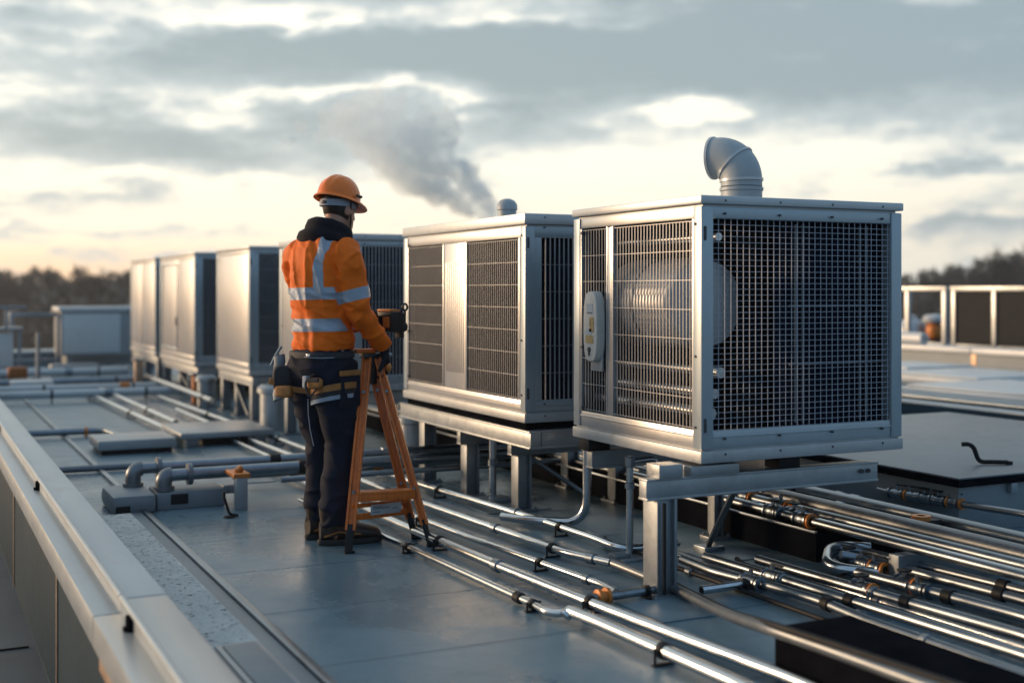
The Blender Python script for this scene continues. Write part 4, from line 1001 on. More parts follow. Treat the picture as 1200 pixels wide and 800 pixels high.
def jf(p, n_):
    ra, rt = segd(p, V((.195, 0, 1.42)), RE); fa, ft = segd(p, RE, RW); la, _ = segd(p, LS, LE); lb, _ = segd(p, LE, LW)
    arm = min(ra, fa, la, lb)
    w_arm = max(0, min(1, (.11 - arm) / .03))
    # back: long folds falling from the shoulders, blousing at the hem
    tq = p.x * 13 + 2.2 * noise.noise(V((p.x * 4, p.y * 4, p.z * 3)))
    tors = .013 * noise.noise(V((tq, p.y * 5, p.z * 2.6 + p.x * 3))) + .010 * noise.noise(V((p.x * 8 + 2 * noise.noise(p * 4), p.y * 8, p.z * 22 + p.x * 6))) * (1 if p.z < 1.2 else .5)
    rd = (1 - abs(noise.noise(V((p.x * 8.5 + 1.2 * noise.noise(p * 3), p.y * 6, p.z * 2.2 + 4 * p.x))))) ** 6
    rd2 = (1 - abs(noise.noise(V((p.x * 4 + 7, p.y * 4, p.z * 15 + p.x * 8))))) ** 6
    tors += .013 * rd * (1 if p.z > 1.2 else .55) + .010 * rd2 * (1 if p.z < 1.28 else .35) - .006
    tors += .010 * math.exp(-((p.z - 1.025) / .035) ** 2) * noise.noise(V((p.x * 11, p.y * 11, 3.3)))
    # sleeves: cross folds bunching at the elbow and cuff
    el = math.exp(-((p - RE).length / .11) ** 2) + math.exp(-((p - LE).length / .11) ** 2) + math.exp(-((p - RW).length / .09) ** 2)
    q = p.z * 38 + p.x * 12 + p.y * 14 + 3 * noise.noise(p * 7)
    sle = (.004 + .009 * el) * sin(q) * (.5 + .5 * noise.noise(p * 9 + V((5, 1, 2)))) + .006 * noise.noise(V((p.x * 14, p.y * 14, p.z * 7))) + .011 * (1 - abs(noise.noise(V((p.x * 9 + p.z * 6, p.y * 9, p.z * 13 - p.y * 7))))) ** 6 - .004
    return tors * (1 - w_arm) + sle * w_arm
crumple(jk, jf)
def band_sd(p):
    ra, rt = segd(p, RS, RE); fa, _ = segd(p, RE, RW); la, lt = segd(p, LS, LE); lb, _ = segd(p, LE, LW)
    if min(ra, fa) < .098 and p.x > .128:
        ax = (RE - RS).normalized(); s = (p - RS).dot(ax); return .030 - abs(s - .215)
    if min(la, lb) < .098 and p.x < -.128:
        ax = (LE - LS).normalized(); s = (p - LS).dot(ax); return .030 - abs(s - .20)
    s1 = .031 - abs(p.z - 1.272 - .02 * p.x); s2 = .033 - abs(p.z - 1.112 - .02 * p.x)
    s3 = -1
    if p.z > 1.26: s3 = .025 - abs(p.x - (.094 + .10 * max(0, p.z - 1.40)))
    return max(s1, s2, s3)
at = jk.data.attributes.new('band', 'FLOAT', 'POINT')
at.data.foreach_set('value', [band_sd(v.co) for v in jk.data.vertices])

# collar: thick folded dark collar, high at the nape
b = MB(); rings = []
for rx, ry, cy, zz in ((.138, .126, .010, 1.505), (.150, .138, .012, 1.535), (.144, .134, .018, 1.56), (.118, .110, .028, 1.575), (.122, .112, .034, 1.59), (.118, .106, .042, 1.618), (.104, .096, .048, 1.632), (.090, .086, .052, 1.628), (.082, .080, .050, 1.60), (.080, .078, .045, 1.55)):
    ring = []
    for k in range(72):
        a = 2 * pi * k / 72; x = rx * cos(a); y = ry * sin(a) * (1.22 if sin(a) > 0 else 1)
        w = .004 * noise.noise(V((x * 22, y * 22, zz * 30)))
        zt = zz - .36 * (y) * (1 if zz > 1.56 else .75) + w * 2
        ring.append(V((x * (1 + w * 4), y + cy, zt)))
    rings.append(ring)
b.ring_loft(rings, False, False); co_ = b.build('collar', M['collar'], jk, 70)

# trousers
b = MB()
sl(b, [(0, -.004, 1.02), (0, -.006, .985), (0, -.012, .93), (0, -.010, .87), (0, 0, .82)], [(.134, .104), (.148, .120), (.172, .146), (.184, .150), (.15, .12)], p=2.3, seg=36)
sl(b, [(.088, -.008, .92), (.092, -.005, .80), (.100, .006, .66), (.106, .028, .50), (.112, .006, .33), (.114, -.016, .19), (.118, -.014, .095)], [(.092, .128), (.098, .130), (.092, .112), (.084, .094), (.082, .094), (.082, .094), (.080, .096)], seg=32)
sl(b, [(-.086, -.004, .92), (-.084, .01, .80), (-.078, .03, .66), (-.070, .065, .50), (-.064, .060, .33), (-.060, .052, .19), (-.060, .056, .095)], [(.092, .128), (.098, .130), (.092, .112), (.084, .094), (.082, .094), (.082, .092), (.080, .090)], seg=32)
tr_ = b.build('trousers', M['navy'], person); bake(tr_, .0075, 5)
def tf(p, n_):
    k = math.exp(-((p.z - .50) / .09) ** 2) + 1.5 * math.exp(-((p.z - .19) / .08) ** 2) + .5 * math.exp(-((p.z - .84) / .07) ** 2)
    q = p.z * 46 + 9 * p.x + 13 * p.y + 3 * noise.noise(p * 5)
    return (.0025 + .0075 * k) * sin(q) * (.45 + .55 * noise.noise(p * 8 + V((3, 7, 1)))) + .012 * (1 - abs(noise.noise(V((p.x * 7 + p.z * 3, p.y * 7 - p.z * 4, p.z * 9))))) ** 5 - .004 + .008 * noise.noise(V((p.x * 9, p.y * 9, p.z * 3.5)))
crumple(tr_, tf)
b = MB()   # pale seam piping and back pocket line
b.tube([(.035, -.170, .955), (.08, -.166, .952), (.125, -.142, .950), (.165, -.09, .952)], .0022, 6)
b.tube([(.01, -.118, .74), (.012, -.118, .66), (.02, -.112, .58), (.03, -.098, .50)], .002, 6); b.build('seam_piping', M['grey_cloth'], tr_)
b = MB(); b.box((.176, -.07, .70), (.199, .07, .86), .008); cp_ = b.build('cargo_pocket', M['navy'], tr_)
b = MB(); b.box((.186, -.075, .858), (.204, .072, .885), .004); b.build('pocket_flap', M['pouch'], cp_)

# boots
for s_, fx, hd in ((1, .116, 34), (-1, -.060, 14)):
    R = Matrix.Rotation(radians(-hd), 3, 'Z'); A = V((fx, -.022 if s_ > 0 else .05, 0))
    b = MB()
    def T(p): return A + R @ V(p)
    P, Q = smooth_path([(0, -.085, .07), (0, -.05, .075), (0, .02, .072), (0, .09, .062), (0, .16, .052), (0, .205, .045), (0, .228, .04)], [(.030, .048), (.042, .055), (.046, .056), (.049, .048), (.052, .040), (.043, .034), (.020, .018)], 4)
    rings = [[T((p.x + q[0] * cos(2 * pi * k / 24), p.y, max(.024, p.z + q[1] * sin(2 * pi * k / 24)))) for k in range(24)] for p, q in zip(P, Q)]
    b.ring_loft(rings)
    loft(b, [T((0, -.02, .05)), T((0, -.025, .10)), T((0, -.03, .16)), T((0, -.03, .20))], [(.046, .062), (.047, .062), (.052, .064), (.055, .066)], 24)
    bt = b.build('boot', M['leather'], person)
    b = MB(); rings = []
    for zz, g in ((.0, -.002), (.004, .004), (.022, .006), (.030, .002)):
        ring = []
        for k in range(40):
            a = 2 * pi * k / 40; y = sin(a); x = cos(a); L = .162; wv = .048 + .008 * max(0, y) - .004 * max(0, -y)
            ring.append(T(((wv + g) * (abs(x) ** .8) * (1 if x > 0 else -1), .070 + (L + g) * (abs(y) ** .9) * (1 if y > 0 else -1), zz)))
        rings.append(ring)
    b.ring_loft(rings); b.build('sole', M['sole'], bt)
    b = MB()
    for k in range(5): b.tube([T((-.03, .05 + k * .018, .115 - k * .010)), T((0, .05 + k * .018, .128 - k * .012)), T((.03, .05 + k * .018, .115 - k * .010))], .003, 6)
    b.build('lace', M['sole'], bt)
    b = MB(); b.tube([T((.05, -.07, .05)), T((.053, 0, .07)), T((.052, .09, .055)), T((.03, .18, .05))], .005, 6); b.build('stitched_trim', M['pouch'], bt)

# gloves
for W_, d_, n_, cl, lf in ((RW + V((0, .012, -.015)), RHd, RHn, .75, False), (LW, LHd, LHn, 1.0, True)):
    b = MB(); hand(b, W_, d_, n_, 1.10, cl, 1.1, lf)
    dn = V(d_).normalized(); loft(b, [W_ - dn * .05, W_ - dn * .01, W_ + dn * .02], [(.041, .038), (.037, .032), (.040, .026)], 20, dn.cross(V(n_)).normalized(), 2.3)
    gl = b.build('glove', M['glove'], person); bake(gl, .0038, 3)
    crumple(gl, lambda p, n: .0016 * noise.noise(p * 60))
    sd_ = dn.cross(V(n_)).normalized() * (-1 if lf else 1); nn = V(n_) - dn * V(n_).dot(dn); nn.normalize()
    b = MB(); q = W_ + dn * .095 + sd_ * .040 + nn * .002; b.ball(q, .017, 14, 10, (1, 1, 1.4)); b.build('glove_patch', M['orange_paint'], gl)
    b = MB(); b.beam(W_ + dn * .04 + nn * .025 - sd_ * .02, W_ + dn * .04 + nn * .025 + sd_ * .02, .02, .006, .002); b.build('glove_label', M['grey_cloth'], gl)

# tool belt and thigh straps
tb = MB(); rings = []
for (o_, zz) in ((.0, .945), (.003, .946), (.003, .972), (.0, .977)):
    rings.append([((.168 + o_) * (abs(cos(a)) ** .87) * (1 if cos(a) > 0 else -1), -.008 + (.145 + o_) * (abs(sin(a)) ** .87) * (1 if sin(a) > 0 else -1), zz) for a in [2 * pi * k / 64 for k in range(64)]])
rings.append(rings[0]); tb.ring_loft(rings, False, False); tbo = tb.build('tool_belt', M['pouch_dark'], person)
def ring_strap(cx, cy, rx, ry, z0, z1, mat, nm, tilt=.0, par=None):
    b = MB(); rings = []
    for (o_, zz) in ((-.004, z0), (.004, z0), (.005, z1), (-.004, z1)):
        rings.append([(cx + (rx + o_) * cos(a), cy + (ry + o_) * sin(a), zz + tilt * cos(a) * rx) for a in [2 * pi * k / 48 for k in range(48)]])
    rings.append(rings[0]); b.ring_loft(rings, False, False); return b.build(nm, M[mat], par or tbo)
ring_strap(.093, -.006, .107, .138, .768, .800, 'pouch', 'thigh_strap', .25); ring_strap(.093, -.006, .106, .137, .745, .765, 'pouch_dark', 'thigh_strap', .25); ring_strap(.093, -.006, .103, .134, .722, .743, 'grey_cloth', 'thigh_strap', .25)
ring_strap(-.093, -.006, .108, .139, .775, .803, 'pouch', 'thigh_strap', -.15)
def soft(par, c, sz, mat, nm, rz=0, bev=.012):
    b = MB(); R_ = Matrix.Rotation(rz, 3, 'Z'); rings = []; e_ = .5 if bev > .01 else .25
    pw = lambda v: (abs(v) ** e_) * (1 if v >= 0 else -1)
    for i in range(17):
        la = -pi / 2 + pi * i / 16; ring = []
        for k in range(28):
            lo = 2 * pi * k / 28; cl2 = max(cos(la), 1e-3) ** e_
            q_ = V((pw(cos(lo)) * cl2 * sz[0] / 2, pw(sin(lo)) * cl2 * sz[1] / 2, pw(sin(la)) * sz[2] / 2))
            q_ *= 1 + .07 * noise.noise(q_ * 30 + V(c) * 9); ring.append(V(c) + R_ @ q_)
        rings.append(ring)
    b.ring_loft(rings); return b.build(nm, M[mat], par)
q = soft(tbo, (.10, -.160, .825), (.085, .035, .055), 'pouch', 'pouch', .15); soft(q, (.10, -.176, .842), (.075, .012, .02), 'pouch_dark', 'pouch_flap', .15, .004)
q = soft(tbo, (.045, -.165, .83), (.03, .03, .06), 'grey_cloth', 'buckle', 0, .004)
b = MB(); b.tube(fillet([(.10, -.165, .87), (.055, -.19, .83), (.09, -.19, .75), (.125, -.17, .80)], .03), .005, 8); b.build('loop', M['device'], tbo)
q = soft(tbo, (-.145, -.145, .84), (.10, .07, .13), 'pouch_dark', 'pouch', .75, .025); soft(q, (-.150, -.176, .825), (.085, .02, .035), 'pouch', 'pouch_strap', .75, .006)
q = soft(tbo, (-.200, -.045, .83), (.06, .09, .13), 'pouch_dark', 'pouch', .1, .025); soft(q, (-.226, -.05, .81), (.016, .10, .035), 'pouch', 'pouch_strap', .1, .006)
q = soft(tbo, (-.10, -.178, .775), (.09, .05, .06), 'pouch', 'pouch', .3, .014)
b = MB(); cl_ = []
for i in range(7):
    ring = []
    for k in range(16):
        a = 2 * pi * k / 16; ring.append(V((-.205 + .035 * cos(a) + .02 * noise.noise(V((i * .6, cos(a), sin(a)))), -.115 + .025 * sin(a), .95 - i * .038 + .012 * cos(a))))
    cl_.append(ring)
b.ring_loft(cl_); q = b.build('rag', M['curb'], tbo)
b = MB(); b.tube(fillet([(-.20, -.10, 1.0), (-.225, -.12, .95), (-.235, -.14, .90)], .03), .007, 8); b.build('carabiner', M['galv'], tbo)
b = MB(); b.box((.05, -.172, .952), (.075, -.160, .97), .003); b.build('belt_buckle', M['steel'], tbo)

# black device held in front
Rz = Matrix.Rotation(-PAZ, 3, 'Z')
dl = PR + Rz @ V((.085, .405, 1.12))
dv = empty('handheld_meter', dl, -PAZ); tag(dv, 'black boxy meter with an orange side panel and loop antenna held before the worker', 'handheld meter')
b = MB(); b.box((-.055, -.035, -.055), (.055, .055, .055), .010); b.build('body', M['device'], dv)
b = MB(); b.box((-.052, .04, .056), (.045, .05, .064), .003); b.box((-.06, -.02, .0555), (.04, .03, .068), .005); b.build('carry_handle', M['orange_paint'], dv)
b = MB(); b.box((.0, -.042, -.03), (.045, -.0355, .028), .004); b.build('orange_panel', M['orange_paint'], dv)
b = MB(); b.box((.0, .058, -.09), (.045, .085, .05), .006); b.build('battery', M['device'], dv)
b = MB(); b.box((-.045, .0552, -.03), (-.01, .060, .03), .002); b.build('screen', M['ink'], dv)
b = MB(); b.tube([(.03, .105, -.03), (.03, .107, .06)], .007, 10)
b.tube([V((.03, .107 + .018 * cos(a), .078 + .018 * sin(a))) for a in [-pi / 2 + 2 * pi * k / 20 for k in range(21)]], .006, 8); b.ball((.03, .104, -.03), .018, 12, 8, (1, 1, 1.4)); b.box((.024, .08, -.04), (.036, .104, -.02), .002); b.build('loop_antenna', M['device'], dv)


# ------------------------------------------------------------------ stepladder beside the worker
o = empty('stepladder', D(434, 6.40, 0)); tag(o, 'small orange A frame stepladder under the worker gloved hand', 'stepladder')
TP = D(434, 6.40, .955); O = D(434, 6.40, 0)
FA, FB, FC = G(408, 648), G(505, 640), G(487, 631)
def rail(p0, p1, w, dpt, twin=True, foot=.11):
    """ladder rail from foot p0 to top p1: two flanges with a recessed web, then a rubber foot"""
    p0 = p0 - O; p1 = p1 - O; d = (p1 - p0).normalized(); q0 = p0 + d * foot
    view = V((-.443, -.8965, 0)); s = d.cross(view).normalized()
    c = MB()
    for k in (-1, 1): c.beam(q0 + s * k * (w / 2 - .006), p1 + s * k * (w / 2 - .006), .012, dpt, .002, s.cross(d))
    c.beam(q0 + (p1 - q0) * .0, p1, w - .0245, dpt * .55, .001, s.cross(d))
    leg = c.build('leg', M['ladder'], o)
    c = MB(); c.beam(p0 + V((0, 0, .002)), q0 + d * .03, w * .72, dpt * .9, .004, s.cross(d)); c.beam(p0 + V((-.02, 0, .006)), p0 + V((.03, 0, .006)), .03, .012, .002)
    c.build('rubber_foot', M['dark'], leg)
    for t in (.22, .80):
        c = MB(); pp = q0.lerp(p1, t) + view * (dpt / 2 + .001); c.cyl(pp - view * .004, pp + view * .006, .008, 8); c.build('rivet', M['galv'], leg)
rail(FA, TP + V((-.025, -.02, -.02)), .05, .045); rail(FB, TP + V((.035, -.02, -.02)), .038, .045); rail(FC, TP + V((.005, .02, -.02)), .046, .04)
def onleg(F, T, t): return (F.lerp(T, t)) - O
c = MB(); a = onleg(FA, TP, .29); e = onleg(FC, TP, .285); e2 = onleg(FB, TP, .285)
c.beam(a, e2, .075, .016, .003); c.beam(a + V((0, -.03, -.022)), e2 + V((0, -.03, -.022)), .012, .035, .002)
c.build('step', M['ladder'], o)
c = MB(); a = onleg(FA, TP, .17); e = onleg(FC, TP, .15); c.beam(a, e, .014, .032, .002); c.beam(a + V((0, 0, .055)), e + V((0, 0, .055)), .012, .022, .002); a_, e_ = a, e; sp = c.build('spreader', M['ladder'], o)
c = MB(); m0 = a_.lerp(e_, .32) + V((-.004, -.010, .028)); m1 = a_.lerp(e_, .85) + V((-.004, -.010, .028)); c.beam(m0, m1, .004, .052, .001); lp = c.build('notice_plate', M['paper'], o)
c = MB()
for k, (t0, t1, dz) in enumerate(((.08, .4, .014), (.08, .62, .006), (.08, .3, -.012), (.7, .9, 0))):
    c.beam(m0.lerp(m1, t0) + V((-.0012, -.0026, dz)), m0.lerp(m1, t1) + V((-.0012, -.0026, dz)), .001, .0035, 0)
c.build('notice_print', M['ink'], lp)
c = MB(); c.box((-.05, -.045, .935), (.05, .04, .962), .006); c.box((-.028, -.03, .80), (.026, .03, .934), .006); c.build('head_block', M['device'], o)
c = MB(); c.box((-.09, -.035, .962), (.02, .035, .985), .006); c.build('top_plate', M['ladder'], o)
c = MB(); c.tube(fillet([(.05, .0, .93), (.10, .01, .80), (.135, .0, .60), (.145, 0, .45), (.17, .01, .25)], .1), .006, 8); c.build('strap_cord', M['dark'], o)
c = MB()
pts = [V((.065, -.01, .86)), V((.10, -.012, .76)), V((.125, -.012, .66))]
c.beam(pts[0], pts[1], .026, .004, .001); c.beam(pts[1], pts[2], .022, .004, .001); c.build('strap_tape', M['grey_cloth'], o)

# ------------------------------------------------------------------ wooded hill and trees beyond the building
def skyline(px):
    """height in survey pixels of the far slope along the horizon"""
    pts = ((-1400, 340), (-400, 338), (0, 334), (60, 331), (150, 332), (260, 342), (700, 346), (1000, 343), (1060, 337), (1110, 328), (1160, 318), (1200, 310), (1300, 302), (1600, 308), (2600, 334))
    for (a, ya), (c, yc) in zip(pts, pts[1:]):
        if px <= c: return ya + (yc - ya) * max(0, (px - a)) / (c - a)
    return pts[-1][1]
def far_pt(px, d):
    p = FWD * d + RGT * ((px - 600) / FPX * d); return p
b = MB(); rows = []
cols = list(range(-1400, 2601, 20))
for d, k in ((95, 0), (120, .45), (145, .86), (170, 1.0), (260, .9), (420, .2)):
    row = []
    for px in cols:
        p = far_pt(px, d); zt = EYE + (340 - skyline(px)) * 170 / FPX
        row.append(V((p.x, p.y, -12.5 + (zt + 12.5) * k + (1.2 * noise.noise(V((px * .02, d * .05, 0))) if k else 0))))
    rows.append(row)
b.ring_loft(rows, False, False, True, False); o = b.build('hill', M['hill']); o['kind'] = 'structure'
def twig_crown(mb, h, r, n, rnd, base=.25):
    """bare winter crown: thin tapering branches forking into twigs"""
    def blade(p, q, w):
        d = (q - p); s = d.cross(V((rnd.uniform(-1, 1), rnd.uniform(-1, 1), rnd.uniform(-.3, .3))))
        if s.length < 1e-5: return
        s.normalize(); s *= w
        bm = mb.bm; f = bm.faces.new([bm.verts.new(x) for x in (p - s, p + s, q + s * .25, q - s * .25)]); f.material_index = mb.slot
    for i in range(n):
        z0 = h * rnd.uniform(base, .9); a = rnd.uniform(0, 2 * pi); L = r * rnd.uniform(.5, 1) * (1.1 - .5 * z0 / h)
        p = V((0, 0, z0)); q = p + V((cos(a) * L * .7, sin(a) * L * .7, L * rnd.uniform(.35, .9))); blade(p, q, .05)
        for j in range(7):
            s = p.lerp(q, rnd.uniform(.3, 1)); a2 = a + rnd.uniform(-1.1, 1.1); l2 = L * rnd.uniform(.3, .7)
            e = s + V((cos(a2) * l2 * .6, sin(a2) * l2 * .6, l2 * rnd.uniform(.2, .9))); blade(s, e, .035)
            for k in range(5):
                s2 = s.lerp(e, rnd.uniform(.3, 1)); blade(s2, s2 + V((rnd.uniform(-1, 1), rnd.uniform(-1, 1), rnd.uniform(.0, 1.2))) * l2 * .45, .028)
rnd = random.Random(4)
protos = []
for i in range(4):
    t = empty('bare_tree', (0, 0, -100)); h = 10 + i
    c = MB(); c.tube([V((0, 0, -.5)), V((.1, 0, h * .3)), V((.0, .12, h * .6)), V((.1, .1, h * .93))], [.26, .2, .12, .03], 8); c.build('trunk', M['bark'], t)
    c = MB(); twig_crown(c, h, 2.6 + .3 * i, 46, rnd, .22); c.build('crown', M['twig' if i % 2 else 'twig2'], t, recalc=False); protos.append((t, h))
spots = [(-38, 322, 112), (8, 321, 118), (32, 324, 124), (60, 316, 110), (88, 323, 126), (118, 317, 115), (142, 321, 121), (1066, 330, 118), (1092, 325, 124), (1112, 322, 112), (1128, 316, 120), (1148, 309, 116), (1163, 300, 111), (1176, 304, 121), (1189, 289, 109), (1207, 294, 116), (1240, 290, 120)]
used = set()
desc = ['slim bare tree', 'bare tree with a round crown', 'bushy bare tree', 'tall bare tree']
for j, (px, ty, d) in enumerate(spots):
    i = j % 4; src, h = protos[i]; t = src if i not in used else copy_tree(src); used.add(i)
    p = far_pt(px, d); top = EYE + (340 - ty) * d / FPX; sc = 1.0 + .15 * rnd.random()
    t.location = (p.x, p.y, top - h * sc); t.scale = (sc, sc, sc); t.rotation_euler = (0, 0, rnd.uniform(0, 6.2))
    right = px > 600
    n_ = (j if not right else j - 7)
    where = ('beyond the far left edge of the roof', 'above the small cabinet at the far left', 'above the bar frame at the far left', 'behind the guard frame left of the white box', 'above the left end of the white box', 'above the middle of the white box', 'between the white box and the farthest cooling unit')[n_] if not right else ('just right of the mesh unit on the hill', 'second from the mesh unit on the hill', 'above the gap between the guard screens', 'left of the tall group on the hill', 'above the gooseneck cowl on the hill', 'left of the tallest tree on the hill', 'small crown beside the tallest tree on the hill', 'tallest on the hill above the right guard screen', 'at the right picture edge on the hill', 'beyond the right picture edge')[n_]
    tag(t, 'bare tree ' + where, 'tree', 'bare trees beyond the building')
# the wood that clothes the slope: one mass
c = MB(); rw = random.Random(9)
mini = []
for i in range(1700):
    px = rw.uniform(-700, 1900); d = rw.uniform(100, 172)
    k = min(1, max(0, (d - 95) / 60)); zt = EYE + (340 - skyline(px)) * 170 / FPX; zg = -12.5 + (zt + 12.5) * k - 1.0
    p = far_pt(px, d); h = rw.uniform(1.4, 2.6) if d > 130 else rw.uniform(2.2, 4.0)
    o_ = V((p.x, p.y, zg)); bm = c.bm
    for j in range(46):
        a = rw.uniform(0, 2 * pi); r = 1.7 * sqrt(rw.random()); zz = h * rw.random() ** .8; r *= (1.1 - zz / h * .8)
        s = o_ + V((cos(a) * r, sin(a) * r, zz)); e = V((rw.uniform(-.5, .5), rw.uniform(-.5, .5), rw.uniform(.4, 1.2))); w_ = e.cross(V((rw.uniform(-1, 1), rw.uniform(-1, 1), 0))).normalized() * rw.uniform(.07, .20)
        f = bm.faces.new([bm.verts.new(x) for x in (s - w_, s + w_, s + e)])
woods = c.build('woods', M['twig2'], recalc=False); tag(woods, 'dark bare wood covering the slope beyond the building', 'woods', None, 'stuff')


# ------------------------------------------------------------------ steam plume far behind the units
SD = 240.0; K = SD / FPX
pl = D(583, SD, EYE + (340 - 272) * K)
def sp(px, py, dd=0): return D(px, SD + dd, EYE + (340 - py) * K) - pl
b = MB(); rs = random.Random(11)
def puff(px, py, r, n):
    c = sp(px, py, rs.uniform(-2, 2)); b.ball(c, r * K, 10, 7)
    for i in range(n * 2 // 3):
        a = rs.uniform(0, 2 * pi); e = rs.uniform(-1, 1); d = V((cos(a) * sqrt(1 - e * e), sin(a) * sqrt(1 - e * e), e))
        b.ball(c + d * r * K * rs.uniform(.75, 1.05), r * K * rs.uniform(.22, .5), 7, 5)
for px, py, r, n in ((584, 276, 6, 4), (582, 264, 7, 8), (577, 251, 9, 10), (570, 238, 11, 12), (561, 224, 13, 14), (549, 210, 15, 16), (538, 198, 14, 16), (527, 190, 12, 12),
                     (566, 258, 7, 8), (550, 248, 10, 12), (533, 238, 13, 14), (514, 226, 16, 16), (495, 212, 20, 18), (476, 198, 24, 22), (505, 190, 20, 18), (456, 182, 26, 22), (484, 168, 26, 22), (436, 165, 26, 22),
                     (420, 148, 22, 20), (455, 150, 26, 22), (498, 155, 18, 16), (522, 165, 13, 14), (405, 158, 14, 14), (440, 128, 12, 12), (462, 133, 14, 12), (448, 118, 10, 10), (395, 142, 14, 12), (412, 132, 12, 12), (545, 195, 10, 10), (425, 118, 12, 14), (470, 118, 12, 14), (385, 150, 12, 14), (372, 160, 9, 12), (400, 125, 12, 14), (500, 138, 12, 12), (378, 135, 10, 12), (440, 104, 10, 12), (352, 150, 10, 12), (338, 168, 8, 10), (325, 180, 7, 8), (530, 150, 12, 12), (520, 132, 10, 10)):
    puff(px, py, r, n)
st = b.build('steam_plume', M['drum'])
m = st.modifiers.new('r', 'REMESH'); m.mode = 'VOXEL'; m.voxel_size = .8
s = st.modifiers.new('s', 'SMOOTH'); s.iterations = 3
dg = bpy.context.evaluated_depsgraph_get(); dg.update()
me = bpy.data.meshes.new_from_object(st.evaluated_get(dg)); st.modifiers.clear(); st.data = me
for v in me.vertices:
    n_ = v.normal; q = v.co
    v.co = q + n_ * (.9 * noise.noise(q * .35) + .6 * noise.noise(q * .9) + .3 * noise.noise(q * 2.1))
vm = bpy.data.materials.new('steam'); vm.use_nodes = True; nv = vm.node_tree; nv.nodes.clear()
vo = nv.nodes.new('ShaderNodeOutputMaterial'); pv = nv.nodes.new('ShaderNodeVolumePrincipled')
pv.inputs['Color'].default_value = (.90, .965, 1.0, 1); pv.inputs['Density'].default_value = .30; pv.inputs['Anisotropy'].default_value = .35
tc = nv.nodes.new('ShaderNodeTexCoord').outputs['Object']
nn_ = noise_n(nv, tc, .42, 4, .6)
ln = nv.nodes.new('ShaderNodeVectorMath'); ln.operation = 'LENGTH'; nv.links.new(tc, ln.inputs[0])
thin = ramp(nv, ln.outputs['Value'], 36, 10)
nv.links.new(math_n(nv, 'MULTIPLY', ramp(nv, nn_, .28, .54), math_n(nv, 'ADD', math_n(nv, 'MULTIPLY', thin, .42), .16)), pv.inputs['Density'])
nv.links.new(pv.outputs[0], vo.inputs['Volume'])
me.materials.clear(); me.materials.append(vm)
st.location = pl; tag(st, 'grey steam plume drifting up left behind the second cooling unit', 'steam')


# ------------------------------------------------------------------ thin evening air
b = MB(); b.box((-640, -640, -15.5), (640, 640, 46)); hz_ = b.build('haze', M['drum'])
hm = bpy.data.materials.new('haze_air'); hm.use_nodes = True; nh = hm.node_tree; nh.nodes.clear()
ho = nh.nodes.new('ShaderNodeOutputMaterial'); pv = nh.nodes.new('ShaderNodeVolumePrincipled')
pv.inputs['Color'].default_value = (.93, .94, .95, 1); pv.inputs['Density'].default_value = .0006; pv.inputs['Anisotropy'].default_value = .45
nh.links.new(pv.outputs[0], ho.inputs['Volume'])
hz_.data.materials.clear(); hz_.data.materials.append(hm); hz_['kind'] = 'stuff'


# ------------------------------------------------------------------ sky and light
SUN_EL, SUN_AZ = radians(9), radians(-46)       # azimuth from +Y towards +X
w = bpy.data.worlds.new('World'); SC.world = w; w.use_nodes = True
nt = w.node_tree; nt.nodes.clear()
out = nt.nodes.new('ShaderNodeOutputWorld'); bg = nt.nodes.new('ShaderNodeBackground'); bg.inputs[1].default_value = .1
nt.links.new(bg.outputs[0], out.inputs[0])
sky = nt.nodes.new('ShaderNodeTexSky'); sky.sky_type = 'NISHITA'; sky.sun_disc = False
sky.sun_elevation = SUN_EL; sky.sun_rotation = SUN_AZ; sky.altitude = 50; sky.air_density = 1.2; sky.dust_density = 1.5; sky.ozone_density = 1.2
dirn = nt.nodes.new('ShaderNodeTexCoord').outputs['Generated']
sx = nt.nodes.new('ShaderNodeSeparateXYZ'); nt.links.new(dirn, sx.inputs[0])
z = sx.outputs[2]
# rotate so that local x runs across the photograph's view and y runs into it
rot = nt.nodes.new('ShaderNodeVectorRotate'); rot.rotation_type = 'Z_AXIS'; rot.inputs['Angle'].default_value = YAW; nt.links.new(dirn, rot.inputs[0])
loc = rot.outputs[0]
sl = nt.nodes.new('ShaderNodeSeparateXYZ'); nt.links.new(loc, sl.inputs[0])
lx, ly = sl.outputs[0], sl.outputs[1]
v1 = mapping(nt, loc, (2.6, 2.6, 9), (0, .10, 0), SKY_OFF1 if 'SKY_OFF1' in globals() else (3.1, 0.4, 1.7))
v2 = mapping(nt, loc, (6.5, 6.5, 19), (0, .06, 0), (7.3, 2.2, 4.1))
na = noise_n(nt, v1, 1.5, 9, .52); nb = noise_n(nt, v2, 1.7, 8, .58)
nc = noise_n(nt, mapping(nt, loc, (15, 15, 40), (0, .05, 0), (2.3, 9.2, 6.1)), 1.8, 8, .6)
cl = math_n(nt, 'ADD', math_n(nt, 'MULTIPLY', na, .36), math_n(nt, 'ADD', math_n(nt, 'MULTIPLY', nb, .40), math_n(nt, 'MULTIPLY', nc, .24)))
# clear bright gap low over the horizon ahead, heavier cloud higher up
bias = math_n(nt, 'MULTIPLY', ramp(nt, z, .02, .17), .13)
cl = math_n(nt, 'ADD', cl, math_n(nt, 'SUBTRACT', bias, .060))
